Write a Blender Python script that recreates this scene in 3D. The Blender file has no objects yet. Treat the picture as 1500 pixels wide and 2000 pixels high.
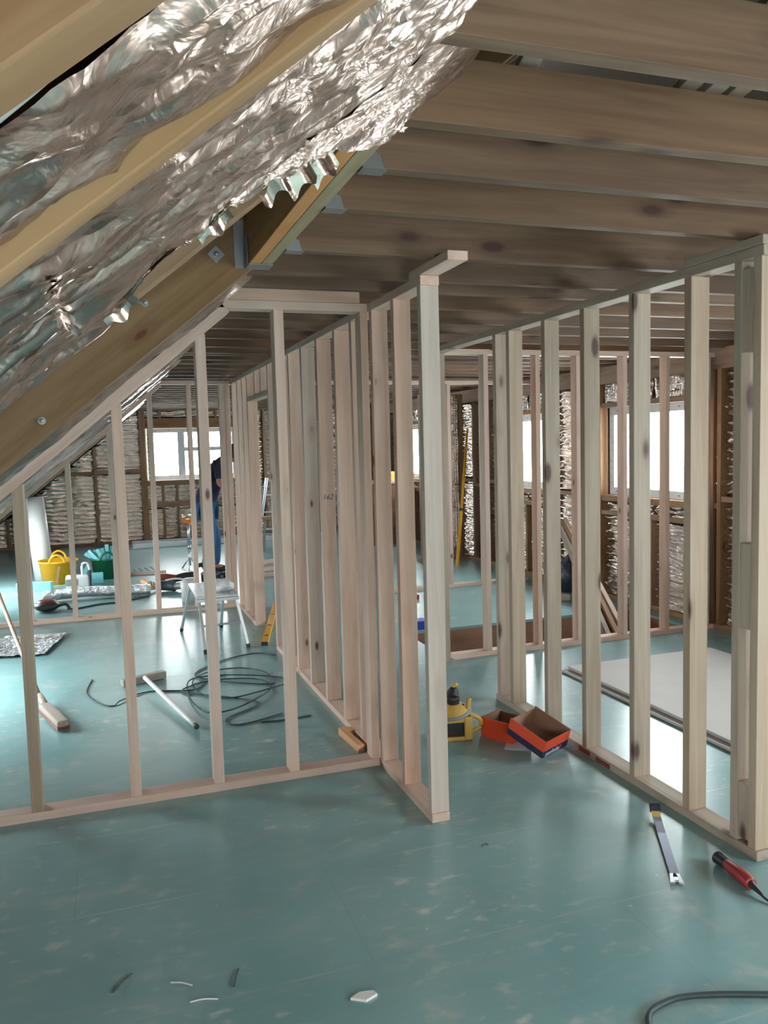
import bpy, bmesh, math, random
from mathutils import Vector, Matrix, noise
random.seed(7)
S = bpy.context.scene
C = S.collection

# ------------------------------------------------------------------ camera, light, exposure
yaw, pitch, roll = 0.332370022, 0.0829787481, -0.0267617152
FPX = 1588.05
def cam_axes():
    cy, sy, cp, sp = math.cos(yaw), math.sin(yaw), math.cos(pitch), math.sin(pitch)
    fwd = Vector((sy*cp, cy*cp, -sp)); right = Vector((cy, -sy, 0)); up = right.cross(fwd)
    cr, sr = math.cos(roll), math.sin(roll)
    return right*cr + up*sr, up*cr - right*sr, fwd
r_, u_, f_ = cam_axes()
cam = bpy.data.objects.new('camera', bpy.data.cameras.new('camera'))
C.objects.link(cam)
cam.matrix_world = Matrix(((r_.x, u_.x, -f_.x, 0), (r_.y, u_.y, -f_.y, 0), (r_.z, u_.z, -f_.z, 1.6), (0, 0, 0, 1)))
cam.data.sensor_fit = 'VERTICAL'; cam.data.sensor_height = 24.0
cam.data.lens = FPX/2000*24.0
cam.data.clip_start = 0.02; cam.data.clip_end = 200
S.camera = cam
S.view_settings.view_transform = 'Standard'; S.view_settings.look = 'None'
S.view_settings.gamma = 1.0; S.view_settings.use_curve_mapping = False
S.view_settings.exposure = 0.52
S.cycles.use_denoising = True
S.cycles.use_adaptive_sampling = True; S.cycles.adaptive_threshold = 0.07; S.cycles.adaptive_min_samples = 16
S.cycles.time_limit = 1150
S.cycles.max_bounces = 6; S.cycles.diffuse_bounces = 3; S.cycles.glossy_bounces = 3
S.cycles.transparent_max_bounces = 12
S.cycles.sample_clamp_indirect = 8.0
S.cycles.caustics_reflective = False; S.cycles.caustics_refractive = False

W = bpy.data.worlds.new('world'); S.world = W; W.use_nodes = True
wn = W.node_tree.nodes; wl = W.node_tree.links
wn['Background'].inputs[0].default_value = (0.95, 0.98, 1.0, 1)
wn['Background'].inputs[1].default_value = 19.0

def portal(loc, rot, sx, sy):
    L = bpy.data.lights.new('daylight_portal', 'AREA'); L.shape = 'RECTANGLE'; L.size = sx; L.size_y = sy
    L.cycles.is_portal = True
    o = bpy.data.objects.new('daylight_portal', L); C.objects.link(o)
    o.location = loc; o.rotation_euler = rot
    return o
# the windows: right wall (x=4.9), far gable (y=14.9), plus ones added for light there, behind the photographer and in the roof
HP = math.pi/2
WIN_R = [(5.56, 6.98, 1.04, 1.90), (8.02, 9.10, 1.04, 1.90), (2.35, 3.75, 1.04, 1.90), (11.6, 12.8, 1.04, 1.90), (-1.2, 0.8, 0.75, 2.00)]  # first two are the seen windows; the rest are added to let in daylight
WIN_G = (0.77, 2.32, 1.08, 1.98)
WIN_F_ADDED = [(0.1, 1.3, 0.5, 1.4)]  # unseen opening added to light the near timbers from the front
YF = -1.6
for (y0, y1, z0, z1) in WIN_R:
    portal((4.99, (y0+y1)/2, (z0+z1)/2), (0, HP, 0), z1-z0, y1-y0)
portal(((WIN_G[0]+WIN_G[1])/2, 15.05, 1.53), (-HP, 0, 0), WIN_G[1]-WIN_G[0], 0.9)
for (a, b, c, d) in WIN_F_ADDED:
    portal(((a+b)/2, YF-0.12, (c+d)/2), (HP, 0, 0), b-a, d-c)

# unseen rooflights in the left slope, added for their daylight: y0, y1, x0, x1
SKY_ADDED = [(-1.5, 0.02, -2.0, -0.20), (5.15, 6.65, -1.95, -1.12), (9.15, 10.6, -1.95, -1.18)]
_th = math.atan(0.816)
for (a, b, c, d) in SKY_ADDED:
    xm = (c+d)/2
    portal((xm-0.30*math.sin(_th), (a+b)/2, 1.815+0.816*xm+0.30*math.cos(_th)), (0, -_th, 0), (d-c)/math.cos(_th), b-a)

# ------------------------------------------------------------------ materials
def nt(name):
    m = bpy.data.materials.new(name); m.use_nodes = True
    t = m.node_tree
    return m, t.nodes, t.links, t.nodes['Principled BSDF']
def plain(name, col, rough=0.5, metal=0.0, **k):
    m, n, l, b = nt(name)
    b.inputs['Base Color'].default_value = (*col, 1); b.inputs['Roughness'].default_value = rough
    b.inputs['Metallic'].default_value = metal
    # slight mottling so nothing is perfectly flat
    tc = n.new('ShaderNodeTexCoord'); no = n.new('ShaderNodeTexNoise'); no.inputs['Scale'].default_value = k.get('scale', 18)
    no.inputs['Detail'].default_value = 5
    mx = n.new('ShaderNodeMixRGB'); mx.blend_type = 'MULTIPLY'; mx.inputs[0].default_value = k.get('mottle', 0.25)
    cr = n.new('ShaderNodeValToRGB'); cr.color_ramp.elements[0].position = 0.3; cr.color_ramp.elements[1].position = 0.7
    cr.color_ramp.elements[0].color = (0.55, 0.55, 0.55, 1)
    l.new(tc.outputs['Object'], no.inputs['Vector']); l.new(no.outputs[0], cr.inputs[0])
    mx.inputs[1].default_value = (*col, 1); l.new(cr.outputs[0], mx.inputs[2]); l.new(mx.outputs[0], b.inputs['Base Color'])
    if 'alpha' in k:
        b.inputs['Alpha'].default_value = k['alpha']
    return m
def wood(name, light, dark, knot=(0.10, 0.045, 0.025), rough=0.62, kd=1.0, vary=0.16):
    m, n, l, b = nt(name)
    tc = n.new('ShaderNodeTexCoord'); oi = n.new('ShaderNodeObjectInfo')
    rnd = n.new('ShaderNodeVectorMath'); rnd.operation = 'SCALE'; rnd.inputs[0].default_value = (37.0, 91.0, 53.0)
    l.new(oi.outputs['Random'], rnd.inputs['Scale'])
    add = n.new('ShaderNodeVectorMath'); add.operation = 'ADD'
    l.new(tc.outputs['Object'], add.inputs[0]); l.new(rnd.outputs[0], add.inputs[1])
    def mapped(sc):
        mp = n.new('ShaderNodeMapping'); mp.inputs['Scale'].default_value = sc
        l.new(add.outputs[0], mp.inputs[0]); return mp
    # knots (stretched a little along the grain), they also bend the grain around them
    mk = mapped((2.6, 6.5, 6.5)); vo = n.new('ShaderNodeTexVoronoi'); vo.inputs['Scale'].default_value = 1.0
    l.new(mk.outputs[0], vo.inputs['Vector'])
    kr = n.new('ShaderNodeMapRange'); kr.inputs[1].default_value = 0.055*kd; kr.inputs[2].default_value = 0.10*kd
    kr.inputs[3].default_value = 1.0; kr.inputs[4].default_value = 0.0
    l.new(vo.outputs['Distance'], kr.inputs[0])
    halo = n.new('ShaderNodeMapRange'); halo.inputs[1].default_value = 0.05; halo.inputs[2].default_value = 0.28
    halo.inputs[3].default_value = 0.35; halo.inputs[4].default_value = 0.0
    l.new(vo.outputs['Distance'], halo.inputs[0])
    # grain
    mg = mapped((1.3, 26.0, 26.0)); ng = n.new('ShaderNodeTexNoise'); ng.inputs['Scale'].default_value = 1.0
    ng.inputs['Detail'].default_value = 6; ng.inputs['Roughness'].default_value = 0.6; ng.inputs['Distortion'].default_value = 0.6
    l.new(mg.outputs[0], ng.inputs['Vector'])
    mg2 = mapped((0.9, 5.0, 5.0)); ng2 = n.new('ShaderNodeTexNoise'); ng2.inputs['Scale'].default_value = 1.0
    ng2.inputs['Detail'].default_value = 3; l.new(mg2.outputs[0], ng2.inputs['Vector'])
    mixv = n.new('ShaderNodeMath'); mixv.operation = 'MULTIPLY_ADD'; mixv.inputs[1].default_value = 0.55
    l.new(ng.outputs[0], mixv.inputs[0])
    h2 = n.new('ShaderNodeMath'); h2.operation = 'MULTIPLY'; h2.inputs[1].default_value = 0.45
    l.new(ng2.outputs[0], h2.inputs[0]); l.new(h2.outputs[0], mixv.inputs[2])
    a2 = n.new('ShaderNodeMath'); a2.operation = 'SUBTRACT'; l.new(mixv.outputs[0], a2.inputs[0])
    hm = n.new('ShaderNodeMath'); hm.operation = 'MULTIPLY'; hm.inputs[1].default_value = 0.5
    l.new(halo.outputs[0], hm.inputs[0]); l.new(hm.outputs[0], a2.inputs[1])
    cr = n.new('ShaderNodeValToRGB'); cr.color_ramp.elements[0].position = 0.40; cr.color_ramp.elements[1].position = 0.60
    cr.color_ramp.elements[0].color = (*dark, 1); cr.color_ramp.elements[1].color = (*light, 1)
    l.new(a2.outputs[0], cr.inputs[0])
    km = n.new('ShaderNodeMixRGB'); l.new(kr.outputs[0], km.inputs[0]); l.new(cr.outputs[0], km.inputs[1])
    km.inputs[2].default_value = (*knot, 1)
    hs = n.new('ShaderNodeHueSaturation'); l.new(km.outputs[0], hs.inputs['Color'])
    vr = n.new('ShaderNodeMapRange'); vr.inputs[3].default_value = 1-vary; vr.inputs[4].default_value = 1+vary
    l.new(oi.outputs['Random'], vr.inputs[0]); l.new(vr.outputs[0], hs.inputs['Value'])
    wn_ = n.new('ShaderNodeTexWhiteNoise'); wn_.noise_dimensions = '1D'; l.new(oi.outputs['Random'], wn_.inputs['W'])
    sr = n.new('ShaderNodeMapRange'); sr.inputs[3].default_value = 0.85; sr.inputs[4].default_value = 1.2
    l.new(wn_.outputs['Value'], sr.inputs[0]); l.new(sr.outputs[0], hs.inputs['Saturation'])
    l.new(hs.outputs[0], b.inputs['Base Color']); b.inputs['Roughness'].default_value = rough
    bp = n.new('ShaderNodeBump'); bp.inputs['Strength'].default_value = 0.12; bp.inputs['Distance'].default_value = 0.003
    l.new(ng.outputs[0], bp.inputs['Height']); l.new(bp.outputs[0], b.inputs['Normal'])
    return m
M_PALE = wood('pale_spruce', (0.74, 0.565, 0.475), (0.61, 0.43, 0.345), knot=(0.15, 0.065, 0.05), vary=0.07)
M_PGREY = wood('greyed_spruce', (0.66, 0.565, 0.505), (0.54, 0.435, 0.38), knot=(0.15, 0.065, 0.06), vary=0.03)
M_GREEN = wood('treated_pine', (0.47, 0.385, 0.31), (0.36, 0.28, 0.215), knot=(0.10, 0.05, 0.045), kd=1.7)
M_JOIST = wood('joist_pine', (0.19, 0.122, 0.078), (0.115, 0.068, 0.043), knot=(0.05, 0.02, 0.014), kd=1.7)
M_RAFT = wood('rafter_pine', (0.27, 0.175, 0.10), (0.19, 0.112, 0.058), knot=(0.12, 0.04, 0.02), kd=1.0)
M_BEAM = wood('header_pine', (0.80, 0.47, 0.27), (0.68, 0.34, 0.17), kd=1.0)
M_HDR = wood('header_pale', (0.42, 0.34, 0.21), (0.33, 0.25, 0.145), kd=0.9)
M_OLD = wood('dark_framing', (0.36, 0.23, 0.14), (0.24, 0.14, 0.08), kd=1.0)
M_RED = wood('trimmer_redwood', (0.36, 0.17, 0.10), (0.27, 0.115, 0.065), kd=0.8, vary=0.05)
M_GREY = wood('grey_weathered', (0.36, 0.31, 0.27), (0.25, 0.21, 0.18))

def foil(name, col, rough=0.17, scale=26.0, strength=0.6, stretch=(1, 1, 1), dist=0.012):
    m, n, l, b = nt(name)
    b.inputs['Base Color'].default_value = (*col, 1); b.inputs['Metallic'].default_value = 1.0
    b.inputs['Roughness'].default_value = rough
    tc = n.new('ShaderNodeTexCoord'); mp = n.new('ShaderNodeMapping'); mp.inputs['Scale'].default_value = stretch
    l.new(tc.outputs['Object'], mp.inputs[0])
    ns = n.new('ShaderNodeTexNoise'); ns.inputs['Scale'].default_value = scale*0.5; ns.inputs['Detail'].default_value = 4; ns.inputs['Distortion'].default_value = 1.5
    vo = n.new('ShaderNodeTexVoronoi'); vo.inputs['Scale'].default_value = scale; vo.distance = 'CHEBYCHEV'
    l.new(mp.outputs[0], ns.inputs['Vector'])
    mx = n.new('ShaderNodeMixRGB'); mx.inputs[0].default_value = 0.12
    l.new(mp.outputs[0], mx.inputs[1]); l.new(ns.outputs[1], mx.inputs[2]); l.new(mx.outputs[0], vo.inputs['Vector'])
    sm = n.new('ShaderNodeMath'); sm.operation = 'ADD'; l.new(ns.outputs[0], sm.inputs[0]); l.new(vo.outputs['Distance'], sm.inputs[1])
    bp = n.new('ShaderNodeBump'); bp.inputs['Strength'].default_value = strength; bp.inputs['Distance'].default_value = dist
    l.new(sm.outputs[0], bp.inputs['Height']); l.new(bp.outputs[0], b.inputs['Normal'])
    return m
M_FOIL = foil('crinkled_foil', (0.51, 0.415, 0.36), 0.27, 20.0, 0.22, (1, 1, 1))
M_FOILW = foil('quilted_foil', (0.86, 0.77, 0.71), 0.20, 14.0, 0.5, (1, 1, 3.2))
M_FOILB = foil('bubble_foil', (0.60, 0.65, 0.70), 0.22, 40.0, 1.0)
M_GALV = plain('galvanised_steel', (0.34, 0.36, 0.37), 0.45, 0.85)
M_ALU = plain('aluminium', (0.68, 0.72, 0.76), 0.35, 0.85, mottle=0.1)
M_UPVC = plain('white_upvc', (0.78, 0.82, 0.86), 0.35, mottle=0.06)
M_BLUE = plain('blue_film_print', (0.10, 0.22, 0.42), 0.5)
M_WHITE = plain('white_plastic', (0.80, 0.80, 0.80), 0.4, mottle=0.08)
M_BLACK = plain('black_plastic', (0.025, 0.027, 0.032), 0.42)
M_NAVY = plain('navy_print', (0.02, 0.025, 0.07), 0.5)
M_ORANGE = plain('orange_card', (0.80, 0.085, 0.03), 0.55, mottle=0.12)
M_CARD = plain('brown_card', (0.34, 0.20, 0.14), 0.85, mottle=0.15)
M_YEL = plain('tool_yellow', (0.66, 0.42, 0.10), 0.45, mottle=0.25)
M_YTUB = plain('yellow_tub', (0.85, 0.42, 0.015), 0.4, mottle=0.15)
M_GTUB = plain('green_tub', (0.01, 0.15, 0.07), 0.4, mottle=0.3)
M_CYAN = plain('turquoise_board', (0.22, 0.62, 0.68), 0.6, mottle=0.2)
M_REDP = plain('red_plastic', (0.35, 0.03, 0.03), 0.4)
M_REDB = plain('rust_red_plastic', (0.22, 0.045, 0.025), 0.4)
M_CABLE = plain('dark_cable', (0.035, 0.055, 0.065), 0.5)
M_GREYC = plain('grey_conduit', (0.30, 0.31, 0.30), 0.6)
M_MEMB = plain('dark_membrane', (0.035, 0.038, 0.045), 0.8)
M_DECK = plain('roof_deck', (0.10, 0.075, 0.055), 0.85)
M_PAPER = plain('white_paper', (0.75, 0.76, 0.86), 0.7, mottle=0.05)
M_BOARD = plain('white_board', (0.62, 0.58, 0.56), 0.65, mottle=0.12, scale=5)
M_PEDGE = plain('board_edge', (0.25, 0.17, 0.14), 0.8)
M_STEEL = plain('blued_steel', (0.12, 0.13, 0.19), 0.32, 0.7, scale=30)
M_BAG = plain('black_bag', (0.02, 0.028, 0.05), 0.35, scale=30)
M_ORP = plain('orange_plastic', (0.80, 0.22, 0.02), 0.45)
M_SKIN = plain('skin', (0.45, 0.20, 0.13), 0.55, mottle=0.1)
M_SHIRT = plain('navy_shirt', (0.025, 0.03, 0.065), 0.85, scale=9)
M_JEAN = plain('blue_denim', (0.045, 0.13, 0.27), 0.85, scale=14)
M_HAIR = plain('dark_hair', (0.03, 0.02, 0.015), 0.7)
M_HANDLE = wood('broom_handle', (0.34, 0.24, 0.17), (0.22, 0.15, 0.10), vary=0.05)
M_PLYW = plain('sheathing_board', (0.30, 0.20, 0.13), 0.8, scale=12)

def glass():
    m = bpy.data.materials.new('window_glass'); m.use_nodes = True
    n = m.node_tree.nodes; l = m.node_tree.links; n.clear()
    o = n.new('ShaderNodeOutputMaterial'); mx = n.new('ShaderNodeMixShader'); t = n.new('ShaderNodeBsdfTransparent')
    g = n.new('ShaderNodeBsdfGlossy'); g.inputs['Roughness'].default_value = 0.02
    lw = n.new('ShaderNodeLayerWeight'); lw.inputs[0].default_value = 0.5
    pw = n.new('ShaderNodeMath'); pw.operation = 'POWER'; pw.inputs[1].default_value = 5.0; l.new(lw.outputs['Facing'], pw.inputs[0])
    fr = n.new('ShaderNodeMath'); fr.operation = 'MULTIPLY_ADD'; fr.inputs[1].default_value = 0.85; fr.inputs[2].default_value = 0.04; l.new(pw.outputs[0], fr.inputs[0])
    t.inputs[0].default_value = (0.95, 0.98, 0.97, 1)
    l.new(fr.outputs[0], mx.inputs[0]); l.new(t.outputs[0], mx.inputs[1]); l.new(g.outputs[0], mx.inputs[2]); l.new(mx.outputs[0], o.inputs[0])
    return m
M_GLASS = glass()
def clearfilm():
    m, n, l, b = nt('clear_polythene')
    b.inputs['Base Color'].default_value = (0.85, 0.87, 0.9, 1); b.inputs['Roughness'].default_value = 0.25
    b.inputs['Alpha'].default_value = 0.6
    return m
M_FILM = clearfilm()

def floor_mat():
    m, n, l, b = nt('green_chipboard')
    geo = n.new('ShaderNodeTexCoord'); sep = n.new('ShaderNodeSeparateXYZ'); l.new(geo.outputs['Object'], sep.inputs[0])
    def noise_(scale, det=4, dis=0.0, vec=None, sc=None):
        t = n.new('ShaderNodeTexNoise'); t.inputs['Scale'].default_value = scale; t.inputs['Detail'].default_value = det; t.inputs['Distortion'].default_value = dis
        if sc:
            mp = n.new('ShaderNodeMapping'); mp.inputs['Scale'].default_value = sc; l.new(geo.outputs['Object'], mp.inputs[0]); l.new(mp.outputs[0], t.inputs['Vector'])
        else:
            l.new(geo.outputs['Object'], t.inputs['Vector'])
        return t
    def rng(src, a, c, lo=0.0, hi=1.0):
        r = n.new('ShaderNodeMapRange'); r.inputs[1].default_value = a; r.inputs[2].default_value = c; r.inputs[3].default_value = lo; r.inputs[4].default_value = hi
        l.new(src, r.inputs[0]); return r
    def math_(op, a, c=None):
        t = n.new('ShaderNodeMath'); t.operation = op
        for i, v in enumerate((a, c)):
            if v is None: continue
            if isinstance(v, (int, float)): t.inputs[i].default_value = v
            else: l.new(v, t.inputs[i])
        return t.outputs[0]
    def mix(f, a, c):
        t = n.new('ShaderNodeMixRGB')
        for i, v in enumerate((f, a, c)):
            if isinstance(v, (int, float)): t.inputs[i].default_value = v
            elif isinstance(v, tuple): t.inputs[i].default_value = (*v, 1)
            else: l.new(v, t.inputs[i])
        return t.outputs[0]
    big = noise_(1.7, 5, 0.0); fine = noise_(60, 3)
    col = mix(rng(big.outputs[0], 0.35, 0.65).outputs[0], (0.175, 0.365, 0.385), (0.25, 0.44, 0.455))
    col = mix(rng(fine.outputs[0], 0.3, 0.7, 0, 0.25).outputs[0], col, (0.20, 0.34, 0.34))
    # sawdust smears and scuffs
    d1 = noise_(3.1, 9, 0.0); d1f = noise_(14, 8, 0.0)
    dm = math_('MULTIPLY', rng(d1.outputs[0], 0.56, 0.78).outputs[0], rng(d1f.outputs[0], 0.42, 0.70).outputs[0])
    col = mix(math_('MULTIPLY', dm, 0.95), col, (0.66, 0.62, 0.56))
    d2 = noise_(4.0, 8, 0.0, sc=(1.0, 2.6, 1.0)); 
    col = mix(rng(d2.outputs[0], 0.52, 0.78, 0, 0.30).outputs[0], col, (0.46, 0.46, 0.43))
    d3 = noise_(11.0, 10, 0.0, sc=(1.0, 1.8, 1.0)); d3b = noise_(1.3, 3)
    col = mix(math_('MULTIPLY', rng(d3.outputs[0], 0.57, 0.74).outputs[0], rng(d3b.outputs[0], 0.45, 0.65, 0.1, 0.75).outputs[0]), col, (0.74, 0.70, 0.65))
    # tiny bright chips
    vo = n.new('ShaderNodeTexVoronoi'); vo.inputs['Scale'].default_value = 7.0; l.new(geo.outputs['Object'], vo.inputs['Vector'])
    col = mix(rng(vo.outputs['Distance'], 0.03, 0.05, 0.6, 0).outputs[0], col, (0.6, 0.62, 0.6))
    # board joints every 0.6 m across, staggered end joints
    fy = math_('FRACT', math_('DIVIDE', math_('SUBTRACT', sep.outputs['Y'], 2.293-6.0), 0.6))
    ly = math_('LESS_THAN', math_('ABSOLUTE', math_('SUBTRACT', fy, 0.5)), 0.5)  # always 1, keeps fy in use
    dy = math_('MINIMUM', fy, math_('SUBTRACT', 1.0, fy))
    jm = noise_(2.2, 3)
    jl = math_('MULTIPLY', rng(dy, 0.003, 0.008, 1, 0).outputs[0], rng(jm.outputs[0], 0.44, 0.58).outputs[0])
    col = mix(math_('MULTIPLY', math_('MULTIPLY', jl, ly), 0.6), col, (0.55, 0.60, 0.60))
    jd = rng(dy, 0.0015, 0.003, 1, 0).outputs[0]
    col = mix(math_('MULTIPLY', jd, 0.2), col, (0.05, 0.11, 0.12))
    row = math_('FLOOR', math_('DIVIDE', math_('SUBTRACT', sep.outputs['Y'], 2.293-6.0), 0.6))
    fx = math_('FRACT', math_('ADD', math_('DIVIDE', sep.outputs['X'], 2.4), math_('MULTIPLY', row, 0.37)))
    dx = math_('MINIMUM', fx, math_('SUBTRACT', 1.0, fx))
    col = mix(math_('MULTIPLY', rng(dx, 0.0004, 0.0009, 1, 0).outputs[0], 0.25), col, (0.05, 0.11, 0.12))
    l.new(col, b.inputs['Base Color'])
    b.inputs['Roughness'].default_value = 0.30
    b.inputs['Specular IOR Level'].default_value = 0.9
    bp = n.new('ShaderNodeBump'); bp.inputs['Strength'].default_value = 0.08; bp.inputs['Distance'].default_value = 0.002
    l.new(fine.outputs[0], bp.inputs['Height']); l.new(bp.outputs[0], b.inputs['Normal'])
    return m
M_FLOOR = floor_mat()

# ------------------------------------------------------------------ geometry helpers
def tag(o, label=None, cat=None, group=None, kind=None):
    if label: o['label'] = label
    if cat: o['category'] = cat
    if group: o['group'] = group
    if kind: o['kind'] = kind
    return o
def empty(name, loc, label, cat, group=None, rz=0.0):
    o = bpy.data.objects.new(name, None); C.objects.link(o); o.empty_display_size = 0.05
    o.location = loc; o.rotation_euler = (0, 0, rz)
    o['_w'] = 0; del o['_w']
    return tag(o, label, cat, group)
def wm(o):
    m = Matrix.LocRotScale(o.location, o.rotation_euler, None)
    if o.parent: m = wm(o.parent) @ o.matrix_parent_inverse @ m
    return m
def put(name, me, mat, parent=None, world=None):
    o = bpy.data.objects.new(name, me); C.objects.link(o)
    if mat: me.materials.append(mat)
    world = world if world is not None else Matrix.Identity(4)
    if parent is not None:
        o.parent = parent
        loc = wm(parent).inverted() @ world
    else:
        loc = world
    t, r, s = loc.decompose()
    o.location = t; o.rotation_euler = r.to_euler()
    return o
class MB:
    """collects shapes (in a local frame) into one mesh"""
    def __init__(s): s.b = bmesh.new()
    def box(s, a, c, bev=0.0, rot=None, at=None):
        x0, y0, z0 = a; x1, y1, z1 = c
        r = bmesh.ops.create_cube(s.b, size=1.0)
        mt = Matrix.Translation(((x0+x1)/2, (y0+y1)/2, (z0+z1)/2)) @ Matrix.Diagonal((abs(x1-x0), abs(y1-y0), abs(z1-z0), 1))
        if rot is not None: mt = (Matrix.Translation(at or (0, 0, 0)) @ rot) @ mt
        bmesh.ops.transform(s.b, matrix=mt, verts=r['verts'])
        if bev > 0:
            es = list({e for v in r['verts'] for e in v.link_edges})
            bmesh.ops.bevel(s.b, geom=es, offset=bev, segments=2, affect='EDGES', profile=0.6)
        return s
    def cyl(s, p, q, r, r2=None, n=14, caps=True):
        p = Vector(p); q = Vector(q); d = q-p
        rr = bmesh.ops.create_cone(s.b, cap_ends=caps, segments=n, radius1=r, radius2=r if r2 is None else r2, depth=d.length)
        m = Matrix.Translation((p+q)/2) @ d.to_track_quat('Z', 'Y').to_matrix().to_4x4()
        bmesh.ops.transform(s.b, matrix=m, verts=rr['verts']); return s
    def sph(s, c, r, sc=(1, 1, 1), n=14):
        rr = bmesh.ops.create_uvsphere(s.b, u_segments=n, v_segments=max(6, n//2), radius=r)
        bmesh.ops.transform(s.b, matrix=Matrix.Translation(c) @ Matrix.Diagonal((*sc, 1)), verts=rr['verts']); return s
    def tube(s, pts, r, n=8, smooth=6):
        P = [Vector(p) for p in pts]
        if smooth and len(P) > 2:
            Q = []
            for i in range(len(P)-1):
                p0 = P[max(i-1, 0)]; p1 = P[i]; p2 = P[i+1]; p3 = P[min(i+2, len(P)-1)]
                for k in range(smooth):
                    t = k/smooth
                    Q.append(0.5*((2*p1)+(p2-p0)*t+(2*p0-5*p1+4*p2-p3)*t*t+(3*p1-p0-3*p2+p3)*t**3))
            Q.append(P[-1]); P = Q
        rings = []
        for i, p in enumerate(P):
            d = (P[min(i+1, len(P)-1)]-P[max(i-1, 0)])
            if d.length < 1e-9: d = Vector((1, 0, 0))
            d.normalize()
            up = Vector((0, 0, 1)) if abs(d.z) < 0.95 else Vector((1, 0, 0))
            a = d.cross(up).normalized(); c = a.cross(d)
            rad = r if not callable(r) else r(i/(len(P)-1))
            rings.append([s.b.verts.new(p + (a*math.cos(t)+c*math.sin(t))*rad) for t in [2*math.pi*k/n for k in range(n)]])
        for i in range(len(rings)-1):
            for k in range(n):
                s.b.faces.new((rings[i][k], rings[i][(k+1) % n], rings[i+1][(k+1) % n], rings[i+1][k]))
        s.b.faces.new(rings[0][::-1]); s.b.faces.new(rings[-1]); return s
    def prism(s, pts, a, c, axis='y'):
        """outline extruded from a to c along an axis; pts are the two other coordinates in order"""
        def mk(u, v, w): return {'y': (u, w, v), 'x': (w, u, v), 'z': (u, v, w)}[axis]
        A = [s.b.verts.new(mk(u, v, a)) for u, v in pts]; B = [s.b.verts.new(mk(u, v, c)) for u, v in pts]
        n = len(pts); s.b.faces.new(A); s.b.faces.new(B[::-1])
        for i in range(n): s.b.faces.new((A[i], B[i], B[(i+1) % n], A[(i+1) % n]))
        return s
    def lathe(s, prof, c=(0, 0, 0), n=28, sx=1.0, sy=1.0):
        rings = []
        for r, z in prof:
            rings.append([s.b.verts.new((c[0]+r*sx*math.cos(2*math.pi*k/n), c[1]+r*sy*math.sin(2*math.pi*k/n), c[2]+z)) for k in range(n)])
        for i in range(len(rings)-1):
            for k in range(n):
                s.b.faces.new((rings[i][k], rings[i][(k+1) % n], rings[i+1][(k+1) % n], rings[i+1][k]))
        return s
    def mesh(s, name, smooth=False):
        bmesh.ops.recalc_face_normals(s.b, faces=s.b.faces)
        me = bpy.data.meshes.new(name); s.b.to_mesh(me); s.b.free()
        if smooth:
            for p in me.polygons: p.use_smooth = True
        return me
    def build(s, name, mat, parent=None, world=None, smooth=False):
        return put(name, s.mesh(name, smooth), mat, parent, world)
def grid_mesh(name, nu, nv, f, thick=0.0):
    """surface through f(u,v), u,v in 0..1"""
    vs = []; fs = []
    for j in range(nv+1):
        for i in range(nu+1):
            vs.append(f(i/nu, j/nv))
    for j in range(nv):
        for i in range(nu):
            a = j*(nu+1)+i; fs.append((a, a+1, a+nu+2, a+nu+1))
    me = bpy.data.meshes.new(name); me.from_pydata([tuple(v) for v in vs], [], fs)
    for p in me.polygons: p.use_smooth = True
    return me
def frame_from(p, q, up):
    d = (Vector(q)-Vector(p)); L = d.length; d.normalize()
    u = Vector(up); s = u.cross(d).normalized(); u = d.cross(s).normalized()
    m = Matrix((( d.x, s.x, u.x, 0), (d.y, s.y, u.y, 0), (d.z, s.z, u.z, 0), (0, 0, 0, 1)))
    return m, L
def timber(name, p, q, side, thick, mat, parent=None, up=(0, 0, 1), bev=0.0025):
    """sawn timber from p to q along its centre line; 'side' across, 'thick' along 'up'; grain runs along local X"""
    m, L = frame_from(p, q, up)
    w = Matrix.Translation(p) @ m
    return MB().box((0, -side/2, -thick/2), (L, side/2, thick/2), bev).build(name, mat, parent, w)
def vstud(parent, x0, x1, y0, y1, z0, z1, mat, name='stud', bev=0.0025):
    """upright timber; grain along its height"""
    w = Matrix.Translation(((x0+x1)/2, (y0+y1)/2, z0)) @ Matrix(((0, 1, 0, 0), (0, 0, 1, 0), (1, 0, 0, 0), (0, 0, 0, 1)))
    return MB().box((0, -(x1-x0)/2, -(y1-y0)/2), (z1-z0, (x1-x0)/2, (y1-y0)/2), bev).build(name, mat, parent, w)
def abox(parent, name, a, c, mat, bev=0.0025):
    """axis-aligned timber, grain along its longest side"""
    d = [abs(c[i]-a[i]) for i in range(3)]; k = d.index(max(d))
    mid = [(a[i]+c[i])/2 for i in range(3)]
    if k == 2: return vstud(parent, min(a[0], c[0]), max(a[0], c[0]), min(a[1], c[1]), max(a[1], c[1]), min(a[2], c[2]), max(a[2], c[2]), mat, name, bev)
    p = list(mid); q = list(mid); p[k] = min(a[k], c[k]); q[k] = max(a[k], c[k])
    side = d[1] if k == 0 else d[0]
    return timber(name, p, q, side, d[2], mat, parent, bev=bev)
def struct(o): o['kind'] = 'structure'; return o
ORD = ['nearest', 'second', 'third', 'fourth', 'fifth', 'sixth', 'seventh', 'eighth', 'ninth', 'tenth', 'eleventh', 'twelfth', 'thirteenth', 'fourteenth', 'fifteenth', 'sixteenth', 'seventeenth', 'eighteenth', 'nineteenth', 'twentieth']
for t in range(1, 30): ORD.append('twenty-' + ['first', 'second', 'third', 'fourth', 'fifth', 'sixth', 'seventh', 'eighth', 'ninth'][t-1] if t < 10 else 'number %d' % (t+20))

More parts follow.
